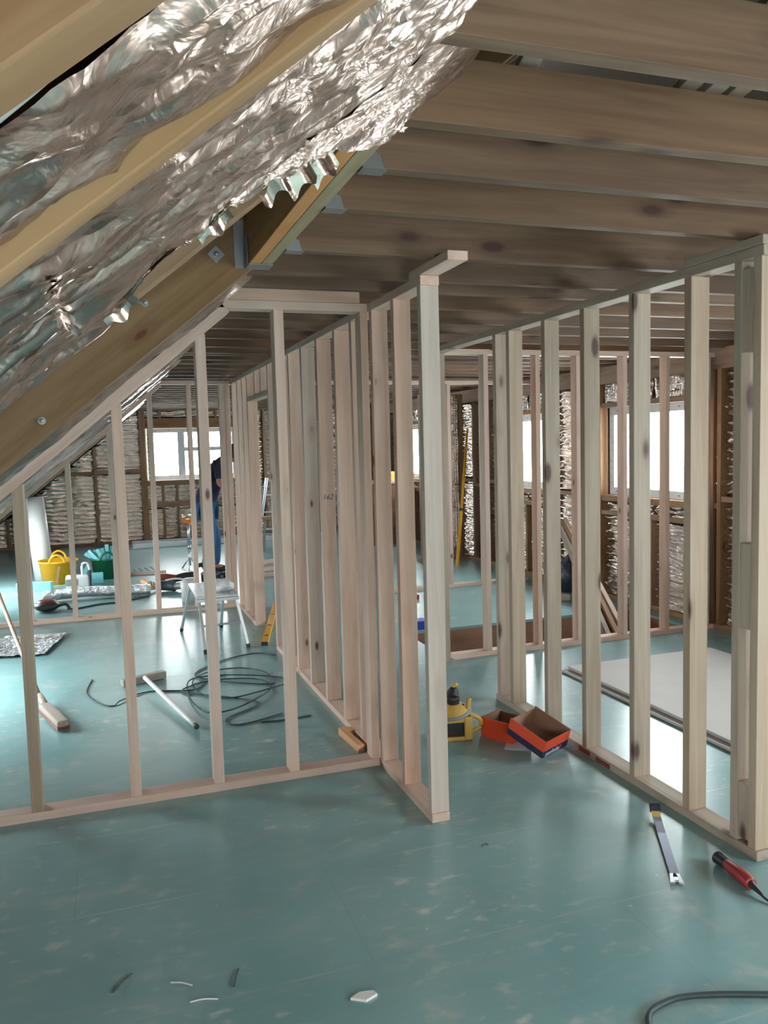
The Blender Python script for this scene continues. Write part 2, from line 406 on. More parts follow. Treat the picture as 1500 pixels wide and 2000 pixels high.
# roof underside plane: z = PA + PB x  (rafters run down to the left)
PA, PB = 1.815, 0.816
TH = math.atan(PB); CT, ST = math.cos(TH), math.sin(TH)
JZ = 2.306           # underside of the ceiling joists
XR = 4.80            # inside face of the right wall studs
YG = 14.80           # inside face of the far gable studs
def rp(x, y, h=0.0):
    """point on the roof underside at x, lowered by h along the plane's room-side normal"""
    return Vector((x + ST*h, y, PA + PB*x - CT*h))

# ------------------------------------------------------------------ setting
HX0, HX1, HY0, HY1 = 2.36, 4.62, 5.50, 6.385      # stair opening
b = MB()
for a, c in (((-2.7, YF-0.1, -0.022), (HX0, 15.0, 0)), ((HX1, YF-0.1, -0.022), (5.0, 15.0, 0)), ((HX0, YF-0.1, -0.022), (HX1, HY0, 0)), ((HX0, HY1, -0.022), (HX1, 15.0, 0))):
    b.box(a, c)
struct(b.build('floor', M_FLOOR))
struct(MB().box((1.8, 4.6, -2.5), (5.0, 7.2, -2.45)).build('floor_2', M_GREY))
b = MB().box((HX0-0.045, HY0-0.045, -0.25), (HX0, HY1+0.045, -0.0225)).box((HX1, HY0-0.045, -0.25), (HX1+0.045, HY1+0.045, -0.0225))
b.box((HX0, HY0-0.045, -0.25), (HX1, HY0, -0.0225))
struct(b.build('trim_1', M_RED))
struct(timber('trim_2', (HX0, HY1+0.022, -0.13), (HX1, HY1+0.022, -0.13), 0.045, 0.215, M_RED))
struct(MB().box((1.8, 4.6, -2.45), (1.9, 7.2, -0.26)).box((4.95, 4.6, -2.45), (5.0, 7.2, -0.26)).box((1.9, 7.1, -2.45), (4.95, 7.2, -0.26)).box((1.9, 4.6, -2.45), (4.95, 4.7, -0.26)).build('wall_lower', M_GREY))

def wall_with_holes(u0, u1, z0, z1, holes, mk):
    """panels of a wall in (u,z) leaving the holes open; mk(b,ua,ub,za,zb) adds one box"""
    b = MB(); us = sorted({u0, u1, *[h[0] for h in holes], *[h[1] for h in holes]})
    for i in range(len(us)-1):
        ua, ub = us[i], us[i+1]; hs = [h for h in holes if h[0] <= ua+1e-6 and h[1] >= ub-1e-6]
        if hs:
            mk(b, ua, ub, z0, hs[0][2]); mk(b, ua, ub, hs[0][3], z1)
        else: mk(b, ua, ub, z0, z1)
    return b
RX = 2.55; RZ = PA + PB*RX          # ridge
struct(wall_with_holes(YF, 15.0, -0.3, 2.62, WIN_R, lambda b, a, c, d, e: b.box((XR+0.10, a, d), (XR+0.16, c, e))).build('wall_right', M_PLYW))
struct(wall_with_holes(-2.7, 5.0, 0.0, 4.2, [WIN_G], lambda b, a, c, d, e: b.box((a, YG+0.10, d), (c, YG+0.16, e))).build('wall_far', M_PLYW))
struct(wall_with_holes(-2.7, 5.0, 0.0, 4.2, WIN_F_ADDED, lambda b, a, c, d, e: b.box((a, YF-0.06, d), (c, YF, e))).build('wall_near', M_PLYW))
# roof deck (dark breather membrane on boards), left slope, right slope
b = MB(); h0, h1 = -0.205, -0.225
def deck(b, x0, x1, y0, y1):
    P = [rp(x0, y0, h0), rp(x1, y0, h0), rp(x1, y0, h1), rp(x0, y0, h1)]
    A = [b.b.verts.new(p) for p in P]; B = [b.b.verts.new((p.x, y1, p.z)) for p in P]
    b.b.faces.new(A); b.b.faces.new(B[::-1])
    for i in range(4): b.b.faces.new((A[i], B[i], B[(i+1) % 4], A[(i+1) % 4]))
y_ = YF-0.06
for (a, c, d, e) in SKY_ADDED:
    deck(b, -2.7, RX, y_, a); deck(b, -2.7, d, a, c); deck(b, e, RX, a, c); y_ = c
deck(b, -2.7, RX, y_, 15.0)
struct(b.build('ceiling', M_MEMB))
b = MB(); xa, za = RX-0.15, RZ+0.30; xb, zb = XR+0.3, 2.50
b.prism([(xa, za), (xb, zb), (xb, zb+0.03), (xa, za+0.03)], YF-0.06, 15.0, 'y')
struct(b.build('ceiling_2', M_DECK))

# windows -------------------------------------------------------
def window(nm, plane, u0, u1, z0, z1, mull=(), trans=(), prints=True, face=0.0):
    """upvc frame with glass; plane 'x' (right wall) or 'y' (gable); face = room-side coordinate"""
    def bx(b, ua, ub, za, zb, d0, d1):
        if plane == 'x': b.box((d0, ua, za), (d1, ub, zb), 0.004)
        else: b.box((ua, d0, za), (ub, d1, zb), 0.004)
    sg = 1 if face > -1 else -1
    r = empty(nm, (0, 0, 0), None, None); struct(r)
    fw = 0.075; b = MB(); d0, d1 = face, face+0.065*sg
    bx(b, u0, u1, z0, z0+fw, d0, d1); bx(b, u0, u1, z1-fw, z1, d0, d1); bx(b, u0, u0+fw, z0+fw, z1-fw, d0, d1); bx(b, u1-fw, u1, z0+fw, z1-fw, d0, d1)
    b.build('window_frame', M_UPVC, r)
    for m in mull: b = MB(); bx(b, m-0.06, m+0.06, z0+fw, z1-fw, d0-0.012*sg, d1); b.build('mullion', M_UPVC, r)
    for (ua, ub, zt) in trans: b = MB(); bx(b, ua, ub, zt-0.035, zt+0.035, d0-0.006*sg, d1); b.build('transom', M_UPVC, r)
    b = MB(); dm = face+0.035*sg; bx(b, u0+fw-0.005, u1-fw+0.005, z0+fw-0.005, z1-fw+0.005, dm, dm+0.006*sg); b.build('pane', M_GLASS, r)
    if prints:
        b = MB(); k = 0; zz = z0+0.05
        while zz < z1-0.04:
            for u in (u0+0.024, u0+0.055, u1-0.03):
                rr = 0.017 if k % 3 == 0 else 0.006
                k += 1
                c = (face-0.0015*sg, u, zz+random.uniform(-.02, .02)) if plane == 'x' else (u, face-0.0015*sg, zz)
                b.sph(c, rr, (0.1, 0.8, 1.2) if plane == 'x' else (0.8, 0.1, 1.2), 10)
            zz += 0.075
        uu = u0+0.15
        while uu < u1-0.1:
            for z in (z0+0.035, z1-0.035):
                c = (face-0.0015*sg, uu, z) if plane == 'x' else (uu, face-0.0015*sg, z)
                b.sph(c, 0.010, (0.1, 1.5, 0.5) if plane == 'x' else (1.5, 0.1, 0.5), 10)
            uu += 0.23
        b.build('film_print', M_BLUE, r)
    return r
window('window_1', 'y', *WIN_G, mull=(1.35,), trans=((1.41, 2.245, 1.61),), face=YG+0.02)
window('window_2', 'x', *WIN_R[0], face=XR+0.02)
window('window_3', 'x', *WIN_R[1], face=XR+0.02)
window('window_4', 'x', *WIN_R[2], face=XR+0.02)  # added out of view as a light source for the near studs
window('window_5', 'x', *WIN_R[3], face=XR+0.02)  # added at the far end for more daylight
window('window_6', 'x', *WIN_R[4], face=XR+0.02)  # added out of view to brighten the near floor
for i, f in enumerate(WIN_F_ADDED): window('window_%d' % (7+i), 'y', *f, mull=(), prints=False, face=YF-0.05)  # added opening, there only to let light in from behind
def slab(b, x0, x1, y0, y1, ha, hb):
    P = [rp(x0, y0, ha), rp(x1, y0, ha), rp(x1, y0, hb), rp(x0, y0, hb)]
    A = [b.b.verts.new(p) for p in P]; B = [b.b.verts.new((p.x, y1, p.z)) for p in P]
    b.b.faces.new(A); b.b.faces.new(B[::-1])
    for i in range(4): b.b.faces.new((A[i], B[i], B[(i+1) % 4], A[(i+1) % 4]))
for k, (y0, y1, x0, x1) in enumerate(SKY_ADDED):
    r = struct(empty('window_%d' % (9+k), (0, 0, 0), None, None)); t = 0.06; b = MB()  # added rooflight, out of view, brightens floor and studs
    slab(b, x0, x1, y0, y0+t, -0.16, -0.26); slab(b, x0, x1, y1-t, y1, -0.16, -0.26); slab(b, x0, x0+t, y0+t, y1-t, -0.16, -0.26); slab(b, x1-t, x1, y0+t, y1-t, -0.16, -0.26)
    b.build('window_frame', M_PALE, r)
    b = MB(); slab(b, x0+t, x1-t, y0+t, y1-t, -0.235, -0.241); b.build('pane', M_GLASS, r)

# ------------------------------------------------------------------ ceiling joists
JF = [0.29, 0.66, 1.02, 1.387, 1.758, 2.075, 2.439, 2.978, 3.396, 3.663, 4.084, 4.54, 4.935, 5.377, 5.817, 6.20, 6.336, 6.66, 6.98, 7.337, 7.70, 8.06]
while JF[-1] < 14.5: JF.append(JF[-1]+0.37)
for i, y in enumerate(JF):
    x0 = 0.667 if 1.5 < y < 3.1 else 0.53
    d = timber('ceiling_joist', (x0, y-0.0225, JZ+0.0725), (XR+0.12, y-0.0225, JZ+0.0725), 0.045, 0.145, M_JOIST, bev=0.002)
    if i < 3: continue_label = 'brown timber ceiling joist overhead towards the photographer, just above the picture'
    tag(d, ('brown timber ceiling joist, %s one in view counting away from the photographer' % ORD[i-3]) if i >= 3 else continue_label, 'joist', 'ceiling joists across the loft' if i >= 3 else 'joists above the picture edge')
# collar ties and binder strips seen in the dark gap above the joists
for k, (x, w) in enumerate(((0.80, 0.05), (1.25, 0.05), (1.33, 0.05), (1.40, 0.05))):
    tag(timber('roof_batten', (x, 1.0, JZ+0.17), (x+0.55, 3.2, JZ+0.17), w, 0.02, M_GREEN), ['pale batten lying across the joists next to the foil edge', 'first of three pale battens laid side by side over the joists', 'middle of three pale battens laid side by side over the joists', 'last of three pale battens laid side by side over the joists'][k], 'batten', 'battens lying on the joists')
for k, (x, y, s) in enumerate(((1.05, 1.50, 0.10), (1.36, 1.46, 0.14))):
    b = MB().prism([(x, 0), (x+s, 0), (x+s*0.7, 0.045), (x+s*0.15, 0.05)], y, y+0.003, 'y')
    tag(b.build('nail_plate', M_GALV, None, Matrix.Translation((0, 0, JZ+0.085))), ['small galvanised plate showing between the two nearest joists', 'larger galvanised plate showing between the two nearest joists'][k], 'metal plate')
# wall plate beam under the joist ends along the right wall
tag(timber('wall_plate', (XR-0.03, YF, 2.22), (XR-0.03, YG, 2.22), 0.06, 0.17, M_OLD), 'deep brown timber beam along the right wall under the joist ends', 'beam')

# ------------------------------------------------------------------ rafters on the left slope
def rafter(y0, y1, label, mat=M_RAFT, x1=RX-0.05, depth=0.17, x0=-2.15, grp='rafters of the sloping roof'):
    p = rp(x0, (y0+y1)/2, -depth/2); q = rp(x1, (y0+y1)/2, -depth/2)
    return tag(timber('rafter', p, q, y1-y0, depth, mat, up=(-ST, 0, CT)), label, 'rafter', grp)
rafter(0.06, 0.105, 'pine rafter just outside the upper left corner of the picture')
rafter(0.447, 0.498, 'pine rafter crossing the upper left corner above the dark gap')
rafter(0.782, 0.828, 'orange-brown rafter between the two big crinkled foil sheets')
rafter(1.195, 1.24, 'rafter mostly hidden behind the lowest crinkled foil sheet')
rafter(1.565, 1.612, 'rafter with a pale underside just above the bolted beam')
big = empty('bolted_beam', rp(-2.15, 3.31, 0), 'wide doubled rafter beam with shiny bolts sloping down to the left edge', 'beam')
for k, (a, c) in enumerate(((3.265, 3.31), (3.311, 3.356))):
    p = rp(-2.15, (a+c)/2, -0.095); q = rp(RX-0.05, (a+c)/2, -0.095)
    timber('ply', p, q, c-a, 0.19, M_RAFT, big, up=(-ST, 0, CT), bev=0.003)
for (x, z) in ((0.464, 2.354), (0.188, 2.159), (-0.199, 1.720), (-0.62, 1.44), (-1.05, 1.05)):
    b = MB(); b.box((-0.024, -0.003, -0.024), (0.024, 0, 0.024), 0.001) if (x > 0.4) else b.cyl((0, -0.003, 0), (0, 0, 0), 0.014)
    b.cyl((0, -0.014, 0), (0, -0.003, 0), 0.010, n=6); b.sph((0, -0.016, 0), 0.008, (1, 0.6, 1), 10)
    b.build('bolt', M_GALV, big, Matrix.Translation((x, 3.265, z)) @ Matrix.Rotation(0.785 if x > 0.4 else 0, 4, 'Y'))
ys = [3.62]
while ys[-1] < 14.4: ys.append(ys[-1]+0.38)
for i, y in enumerate(ys):
    xl = -1.06 if any(a-0.05 < y < b_+0.02 for (a, b_, _c, _d) in SKY_ADDED) else -2.15
    rafter(y, y+0.045, 'rafter of the sloping roof behind the bolted beam, %s one beyond it' % (['first']+ORD[1:])[i], x0=xl, grp='rafters beyond the bolted beam')
ys_r = []
k = 0
# header (doubled) carrying the joist hangers
hd = empty('header_beam', (0.62, 3.26, JZ), 'doubled timber header beam running towards the photographer from the bolted beam', 'beam')
timber('ply', (0.5985, 1.62, JZ+0.10), (0.5985, 3.262, JZ+0.10), 0.043, 0.20, M_BEAM, hd)
timber('ply', (0.6435, 1.62, JZ+0.10), (0.6435, 3.262, JZ+0.10), 0.043, 0.20, M_HDR, hd)
hg = empty('beam_hanger', (0.62, 3.26, JZ), 'tall galvanised strap hanger holding the header beam against the bolted beam', 'joist hanger')
MB().box((0.535, 3.2605, JZ-0.002), (0.575, 3.2635, JZ+0.185)).box((0.5715, 3.19, JZ-0.002), (0.5745, 3.2605, JZ+0.12)).build('strap', M_GALV, hg)
MB().box((0.575, 3.17, JZ-0.004), (0.668, 3.2605, JZ-0.0015)).build('seat', M_GALV, hg)
for y, lb in ((2.075-0.0225, 'galvanised hanger under the third joist, highest of the three on the header beam'), (2.439-0.0225, 'middle galvanised joist hanger on the header beam'), (2.978-0.0225, 'galvanised joist hanger nearest the end of the header beam')):
    h = empty('joist_hanger', (0.67, y, JZ), lb, 'joist hanger')
    MB().box((0.668, y-0.026, JZ-0.003), (0.735, y+0.026, JZ-0.001)).build('seat', M_GALV, h)
    for s in (-1, 1):
        MB().prism([(0.668, JZ-0.001), (0.725, JZ-0.001), (0.715, JZ+0.035), (0.668, JZ+0.055)], y+s*0.0235, y+s*0.0255, 'y').build('side_plate', M_GALV, h)
    MB().sph((0.70, y-0.027, JZ+0.045), 0.004, (1, .5, 1), 8).build('nail', M_GALV, h)

# ------------------------------------------------------------------ foil insulation on the slope
def ridged(v): return 1.0-abs(noise.noise(v))*2.0
def crumple(x, y, seed, amp=1.0):
    v = Vector((x*1.0, y*1.0, seed))
    d = 0.011*(ridged(Vector((x*5+y*9, y*16-x*9, seed)))-0.6)
    d += 0.0035*(ridged(Vector((x*14+y*20, y*34-x*10, seed+3)))-0.6)
    d += 0.002*(ridged(Vector((x*36, y*60, seed+9)))-0.6)
    d += 0.012*noise.noise(Vector((x*3, y*5, seed+5)))
    return d*amp
def foil_sheet(label, xa, xb, ya, yb, off, nu, nv, seed, amp=1.0, cat='foil insulation', group=None, mat=None, top=None):
    """xa..xb along the slope (functions of v allowed), ya/yb functions of x"""
    fa = ya if callable(ya) else (lambda x: ya)
    fb = yb if callable(yb) else (lambda x: yb)
    def f(u, v):
        xe = xb(v) if callable(xb) else xb
        x = xa + (xe-xa)*u
        y = fa(x) + (fb(x)-fa(x))*v
        h = off(x, v) + crumple(x, y, seed, amp)
        return rp(x, y, h)
    o = put('foil_sheet', grid_mesh('foil_sheet', nu, nv, f), mat or M_FOIL)
    return tag(o, label, cat, group)
wob = lambda x, s, a: a*noise.noise(Vector((x*7, s, 0))) + 0.5*a*noise.noise(Vector((x*19, s, 4)))
foil_sheet('foil sheet in the uppermost left corner of the picture above the first rafter', -1.9, 0.9, 0.11, 0.44, lambda x, v: -0.03, 220, 24, 1.0)
foil_sheet('wide crinkled foil sheet below the dark gap with the grey conduit', -1.9, 1.2, lambda x: 0.545+wob(x, 1, 0.012), 0.780, lambda x, v: -0.008-0.006*v, 300, 34, 2.0)
foil_sheet('brightest crinkled foil sheet, just below the orange-brown rafter', -1.9, lambda v: 0.62-0.11*v+0.02*math.sin(v*9), 0.83, lambda x: 1.262+wob(x, 2, 0.02)-(0.085 if x < -0.04 else 0)-0.07*max(0, min(1, (x-0.30)/0.06)), lambda x, v: -0.012+0.030*v, 300, 50, 3.0, 1.1)
EDGE = [(-3, 1.44), (-0.14, 1.43), (-0.068, 1.44), (0.0, 1.44), (0.045, 1.33), (0.06, 1.22), (0.10, 1.20), (0.15, 1.27), (0.18, 1.22), (0.23, 1.31), (0.257, 1.29), (0.30, 1.37), (0.396, 1.50), (0.449, 1.55), (0.577, 1.71), (0.70, 1.85), (0.74, 1.82), (0.9, 1.80)]
def yb3(x):
    for (xa, ya), (xb, yb) in zip(EDGE, EDGE[1:]):
        if xa <= x <= xb: base = ya+(yb-ya)*(x-xa)/(xb-xa)
    return base + 0.02 + wob(x, 3, 0.012)
foil_sheet('lowest crinkled foil sheet with a torn hanging edge over the header beam', -1.9, lambda v: 0.79-0.05*abs(v-0.4)+0.01*math.sin(v*13), lambda x: 1.255+wob(x, 8, .01)+0.12*max(0, min(1, (x-0.31)/0.06))-0.03*max(0, min(1, (x-0.62)/0.1)), yb3, lambda x, v: 0.006+0.012*v+0.03*max(0, min(1, (x-0.45)/0.15))*v, 300, 40, 4.0, 0.9)
# folded greenish flaps of the torn edge hanging down
for k, (x, y, w, h) in enumerate(((0.28, 1.36, 0.045, 0.02), (0.34, 1.43, 0.05, 0.03), (0.40, 1.50, 0.05, 0.035), (0.17, 1.28, 0.05, 0.015), (0.03, 1.38, 0.05, 0.015))):
    f = lambda u, v: rp(x+w*(u-.5), y+0.01*math.sin(u*7+k)+0.01*v, 0.015+h*v+0.006*math.sin(u*9+k))
    o = put('foil_flap', grid_mesh('foil_flap', 14, 8, f), M_FOIL)
    tag(o, 'small foil flap of the torn edge, ' + ['above the upper end of the bolted beam', 'next to the header beam', 'nearest the header beam underside', 'hanging above the middle of the bolted beam', 'furthest down the slope'][k], 'foil flap', 'torn flaps along the foil edge')
# grey conduit in the dark gap, and membrane folds in the tear
cp = []
for i in range(15):
    x = -0.75+i*0.115
    cp.append(rp(x, 0.535+0.014*math.sin(i*1.75), -0.022+0.008*math.sin(i*2.3)))
tag(MB().tube(cp, 0.008, 10).build('grey_conduit', M_GREYC, smooth=True), 'pale grey wavy conduit lying in the dark gap at upper left', 'conduit')
o = put('membrane_fold', grid_mesh('membrane_fold', 60, 10, lambda u, v: rp(0.26+0.42*u, 1.245+0.16*v, -0.035+0.026*abs(math.sin(u*12+v*2))-0.02*v)), M_GREYC)
tag(o, 'grey folded membrane showing in the dark tear of the foil', 'membrane')
# bays beyond the bolted beam
edges = [3.36] + ys
for i in range(len(ys)):
    ya = edges[i]+(0.0 if i == 0 else 0.046); yb = ys[i]-0.002
    sag = 0.016 if i % 3 else 0.028
    foil_sheet('foil sheet between the rafters behind the bolted beam, %s bay beyond it' % (['first']+ORD[1:])[i], -1.05 if any(a-0.42 < ya < b_+0.02 for (a, b_, _c, _d) in SKY_ADDED) else -2.1, 0.62+0.1*random.random(), ya, yb, lambda x, v, s=sag: (s*math.sin(math.pi*v)-0.006), 110 if i < 14 else 50, 12, 10.0+i, 0.8, group='foil in the bays beyond the bolted beam')

def text(body, size, mat, parent, world, name='lettering', ext=0.0004):
    cu = bpy.data.curves.new(name, 'FONT'); cu.body = body; cu.size = size; cu.extrude = ext; cu.align_x = 'CENTER'; cu.align_y = 'CENTER'; cu.shear = 0.25
    o = bpy.data.objects.new(name, cu); C.objects.link(o)
    bpy.context.view_layer.update()
    me = bpy.data.meshes.new_from_object(o); bpy.data.objects.remove(o, do_unlink=True)
    me.materials.clear(); return put(name, me, mat, parent, world)
# ------------------------------------------------------------------ stud partitions
T = 0.038; ZT = 2.232; ZP = 2.270
def slope_plate(parent, xa, xb, y0, y1, mat, th=0.05, gap=0.008):
    p = rp(xa, (y0+y1)/2, gap+th/2); q = rp(xb, (y0+y1)/2, gap+th/2)
    return timber('sloping_plate', p, q, y1-y0, th, mat, parent, up=(-ST, 0, CT))
def under(x, th=0.05, gap=0.008):       # underside height of a sloping plate at x
    return PA + PB*x - (gap+th)/CT
# A: pale partition across the left side, nearest
A = empty('stud_partition', (-0.4, 3.795, 0), 'pale timber stud partition across the left, nearest one, under the bolted beam', 'stud partition')
abox(A, 'sole_plate', (-2.0, 3.75, 0), (1.238, 3.84, T), M_PALE)
abox(A, 'top_plate', (0.50, 3.75, ZT), (1.238, 3.84, ZP), M_PALE)
abox(A, 'packer', (0.53, 3.75, ZP+0.001), (1.20, 3.79, JZ+0.028), M_PALE)
slope_plate(A, -2.1, 0.545, 3.75, 3.84, M_PALE)
for x in (-1.55, -1.16, -0.775, -0.364, 0.052, 0.425):
    vstud(A, x-0.002, x+0.044, 3.752, 3.838, T, under(x+T/2)+0.012, M_GREEN if x == -0.364 else M_PALE)
vstud(A, 0.783, 0.829, 3.752, 3.838, T, ZT, M_PALE)
vstud(A, 1.200, 1.238, 3.752, 3.838, T, ZT, M_PALE)
# B: pale partition running away, middle of the picture
B = empty('stud_partition', (1.28, 3.1, 0), 'long pale partition running away beside the corridor, with the end stud at picture centre', 'stud partition')
X0, X1 = 1.240, 1.322
abox(B, 'sole_plate', (X0, 3.075, 0), (X1, 6.295, T), M_PALE)
abox(B, 'sole_plate', (X0, 7.20, 0), (X1, 8.165, T), M_PALE)
abox(B, 'top_plate', (X0, 3.075, ZT), (X1, 8.25, ZP), M_PALE)
abox(B, 'packer', (X0, 2.80, ZP+0.001), (X1, 3.20, JZ-0.001), M_PALE)
for y in (3.08, 3.40, 3.705, 4.04, 4.36, 4.75, 5.145, 5.52, 5.90, 6.257, 7.20, 7.46, 7.74, 8.06):
    sb_ = vstud(B, X0+0.001, (X1 if y < 3.9 else X1+0.009)-0.001, y, y+T, T, ZT, M_PGREY if y in (5.145, 3.08) else M_PALE)
    if y == 4.75: text('162', 0.045, M_CABLE, sb_, Matrix.Translation((1.283, y-0.0006, 1.29)) @ Matrix.Rotation(HP, 4, 'X'))
abox(B, 'door_head', (X0, 6.295, 2.005), (X1, 7.20, 2.043), M_PALE)
for y in (6.55, 6.82): vstud(B, X0+0.001, X1-0.001, y, y+T, 2.043, ZT, M_PALE, 'cripple_stud')
# C: treated timber partition on the right of the corridor
Cc = empty('stud_partition', (2.29, 2.33, 0), 'grey-brown timber partition on the right of the corridor with a triple end post', 'stud partition')
X0, X1 = 2.246, 2.336
abox(Cc, 'sole_plate', (X0, 2.325, 0), (X1, 4.46, T), M_GREEN)
abox(Cc, 'top_plate', (X0, 2.325, ZT), (X1, 5.40, ZP), M_GREEN)
abox(Cc, 'packer', (X0, 2.33, ZP+0.001), (X1, 2.742, JZ-0.001), M_GREEN)
for y in (2.335, 2.43, 2.70, 3.07, 3.463, 3.835, 4.235, 4.405):
    vstud(Cc, X0+0.001, X1-0.001, y, y+T+(0.004 if y == 2.70 else 0), T, ZT, M_GREEN)
vstud(Cc, X0+0.001, X1-0.001, 5.36, 5.398, 0.0, ZT, M_GREEN)
for (za, zb, dx) in ((T+0.02, 0.275, 0), (0.873, 1.195, 0), (1.90, 2.20, 0)):
    vstud(Cc, X0+0.003, X1-0.004, 2.374, 2.429, za, zb, M_GREEN, 'spacer_block')
for ya_, yb_, za_ in ((3.43, 3.53, 0.006), (3.26, 3.38, 0.003)): MB().box((X0-0.0010, ya_, za_), (X0-0.0002, yb_, za_+0.024)).build('red_stamp', M_REDB, Cc)
# D: pale partition beyond, beside the stair opening
D = empty('stud_partition', (3.5, 5.45, 0), 'pale partition seen through the grey-brown studs, along the edge of the stair opening', 'stud partition')
abox(D, 'sole_plate', (2.39, 5.41, 0), (XR-0.05, 5.495, T), M_PALE)
abox(D, 'top_plate', (2.34, 5.41, ZT), (XR-0.05, 5.495, ZP), M_PALE)
for x in (2.662, 3.092, 3.442, 3.862, 4.262, 4.66):
    vstud(D, x, x+T, 5.412, 5.493, T, ZT, M_PALE)
# E: far partition on the left, and its continuation on the right with the narrow doorway
E_ = empty('stud_partition', (0.2, 8.2, 0), 'second pale partition across the left, in front of the tubs and the gable window', 'stud partition')
abox(E_, 'sole_plate', (-2.0, 8.17, 0), (1.238, 8.255, T), M_PALE)
abox(E_, 'top_plate', (0.50, 8.17, ZT), (1.238, 8.255, ZP), M_PALE)
slope_plate(E_, -2.1, 0.545, 8.17, 8.255, M_PALE)
for x in (-1.15, -0.715, -0.325, 0.062, 0.445):
    vstud(E_, x-0.004, x+0.044, 8.172, 8.253, T, under(x+T/2)+0.012, M_PALE)
for x, w_ in ((0.815, 0.044), (1.130, 0.052), (1.184, 0.053)): vstud(E_, x, x+w_, 8.172, 8.253, T, ZT, M_PALE)
F_ = empty('stud_partition', (3.6, 8.2, 0), 'far pale partition framing the narrow gap where the yellow staff leans', 'stud partition')
abox(F_, 'sole_plate', (2.75, 8.17, 0), (4.55, 8.255, T), M_PALE)
abox(F_, 'top_plate', (1.33, 8.17, ZT), (4.74, 8.255, ZP), M_PALE)
for x in (2.75, 3.10, 3.58, 3.99, 4.40): vstud(F_, x, x+T, 8.172, 8.253, T, ZT, M_PALE)

# ------------------------------------------------------------------ framing and foil of the outer walls
def ripple_foil(plane, face, u0, u1, z0, z1, label, seed, group, vertical=False):
    w = u1-u0; hgt = z1-z0
    nu = max(6, int(w/0.022)); nv = max(8, int(hgt/0.011)) if not vertical else max(8, int(hgt/0.03))
    if vertical: nu = max(8, int(w/0.012))
    def f(u, v):
        a = u0+w*u; zt = z1 if plane == 'x' else min(z1, PA+PB*a-0.04)
        z = z0+(zt-z0)*v
        if vertical: t = a*170+3*noise.noise(Vector((a*5, z*6, seed)))
        else: t = z*(92 if plane == 'x' else 88)+3.0*noise.noise(Vector((a*4, z*3, seed)))+1.6*noise.noise(Vector((a*11, z*9, seed+2)))
        d = 0.017*math.sin(t)+0.012*noise.noise(Vector((a*9, z*14, seed)))+0.006*noise.noise(Vector((a*30, z*36, seed+1)))
        d -= 0.02*math.sin(math.pi*u)
        if plane == 'x': return (face+d, a, z)
        return (a, face+d, z)
    o = put('foil_blanket', grid_mesh('foil_blanket', nu, nv, f), M_FOILW)
    return tag(o, label, 'foil insulation', group)
# right wall
R = empty('wall_framing', (XR-0.03, 6.2, 0), 'stud framing of the right outer wall around its windows', 'wall framing')
abox(R, 'sole_plate', (XR-0.06, YF, 0), (XR+0.03, YG, 0.045), M_OLD)
RS = [-1.3, 0.86, 1.5, 2.28, 3.80, 4.4, 4.85, 5.345, 5.43, 7.03, 7.48, 7.94, 9.15, 9.55, 9.98, 10.5, 11.05, 11.55, 12.85, 13.4, 14.0, 14.6]
for y in RS:
    vstud(R, XR-0.055, XR+0.035, y, y+0.045, 0.045, 2.135, M_OLD, bev=0.002)
def bays(s0, s1): return [(a+0.046, c-0.001) for a, c in zip(RS, RS[1:]) if a >= s0-0.01 and c <= s1+0.01]
for (y0, y1, z0, z1) in WIN_R:
    abox(R, 'sill_rail', (XR-0.05, y0-0.03, z0-0.06), (XR+0.03, y1+0.03, z0-0.002), M_OLD)
    abox(R, 'lintel', (XR-0.05, y0-0.03, z1+0.002), (XR+0.03, y1+0.03, z1+0.05), M_OLD)
n_ = 0
wr = 'foil filling between the studs of the right wall'
def place(y):
    if y < 4.9: return 'beyond the right edge of the picture'
    if y < 5.5: return 'between the right window and the triple post'
    if y < 7.1: return 'around the right window'
    if y < 8.0: return 'between the two right windows'
    if y < 9.2: return 'around the far right window'
    return 'beyond the far right window'
for a, c in zip(RS, RS[1:]):
    ya, yc = a+0.047, c-0.002
    hole = [h for h in WIN_R if h[0]-0.1 < (ya+yc)/2 < h[1]+0.1]
    if hole:
        h = hole[0]; m = (ya+yc)/2
        for (p, q) in ((ya, m-0.022), (m+0.022, yc)):
            n_ += 1
            ripple_foil('x', XR+0.0, p, q, 0.05, h[2]-0.20, 'foil blanket below window %s, %s half' % (place(p), 'near' if p < m-0.1 else 'far'), n_, wr)
            ripple_foil('x', XR+0.0, p, q, h[2]-0.155, h[2]-0.065, 'short foil strip under the sill %s, %s half' % (place(p), 'near' if p < m-0.1 else 'far'), n_+50, wr)
            ripple_foil('x', XR+0.0, p, q, h[3]+0.055, 2.13, 'short foil piece over the window %s, %s half' % (place(p), 'near' if p < m-0.1 else 'far'), n_+80, wr, True)
        abox(R, 'noggin', (XR-0.05, ya, h[2]-0.20), (XR+0.02, yc, h[2]-0.157), M_OLD)
        vstud(R, XR-0.05, XR+0.02, m-0.02, m+0.02, 0.045, h[2]-0.20, M_OLD, 'cripple_stud')
    else:
        n_ += 1
        zn = 1.08 if (n_ % 2) else 1.02
        ripple_foil('x', XR+0.0, ya, yc, 0.05, zn-0.02, 'lower foil blanket in a wall bay %s' % place(ya), n_, wr)
        ripple_foil('x', XR+0.0, ya, yc, zn+0.025, 2.13, 'upper foil blanket in a wall bay %s' % place(ya), n_+120, wr)
        abox(R, 'noggin', (XR-0.05, ya, zn-0.02), (XR+0.02, yc, zn+0.025), M_OLD)
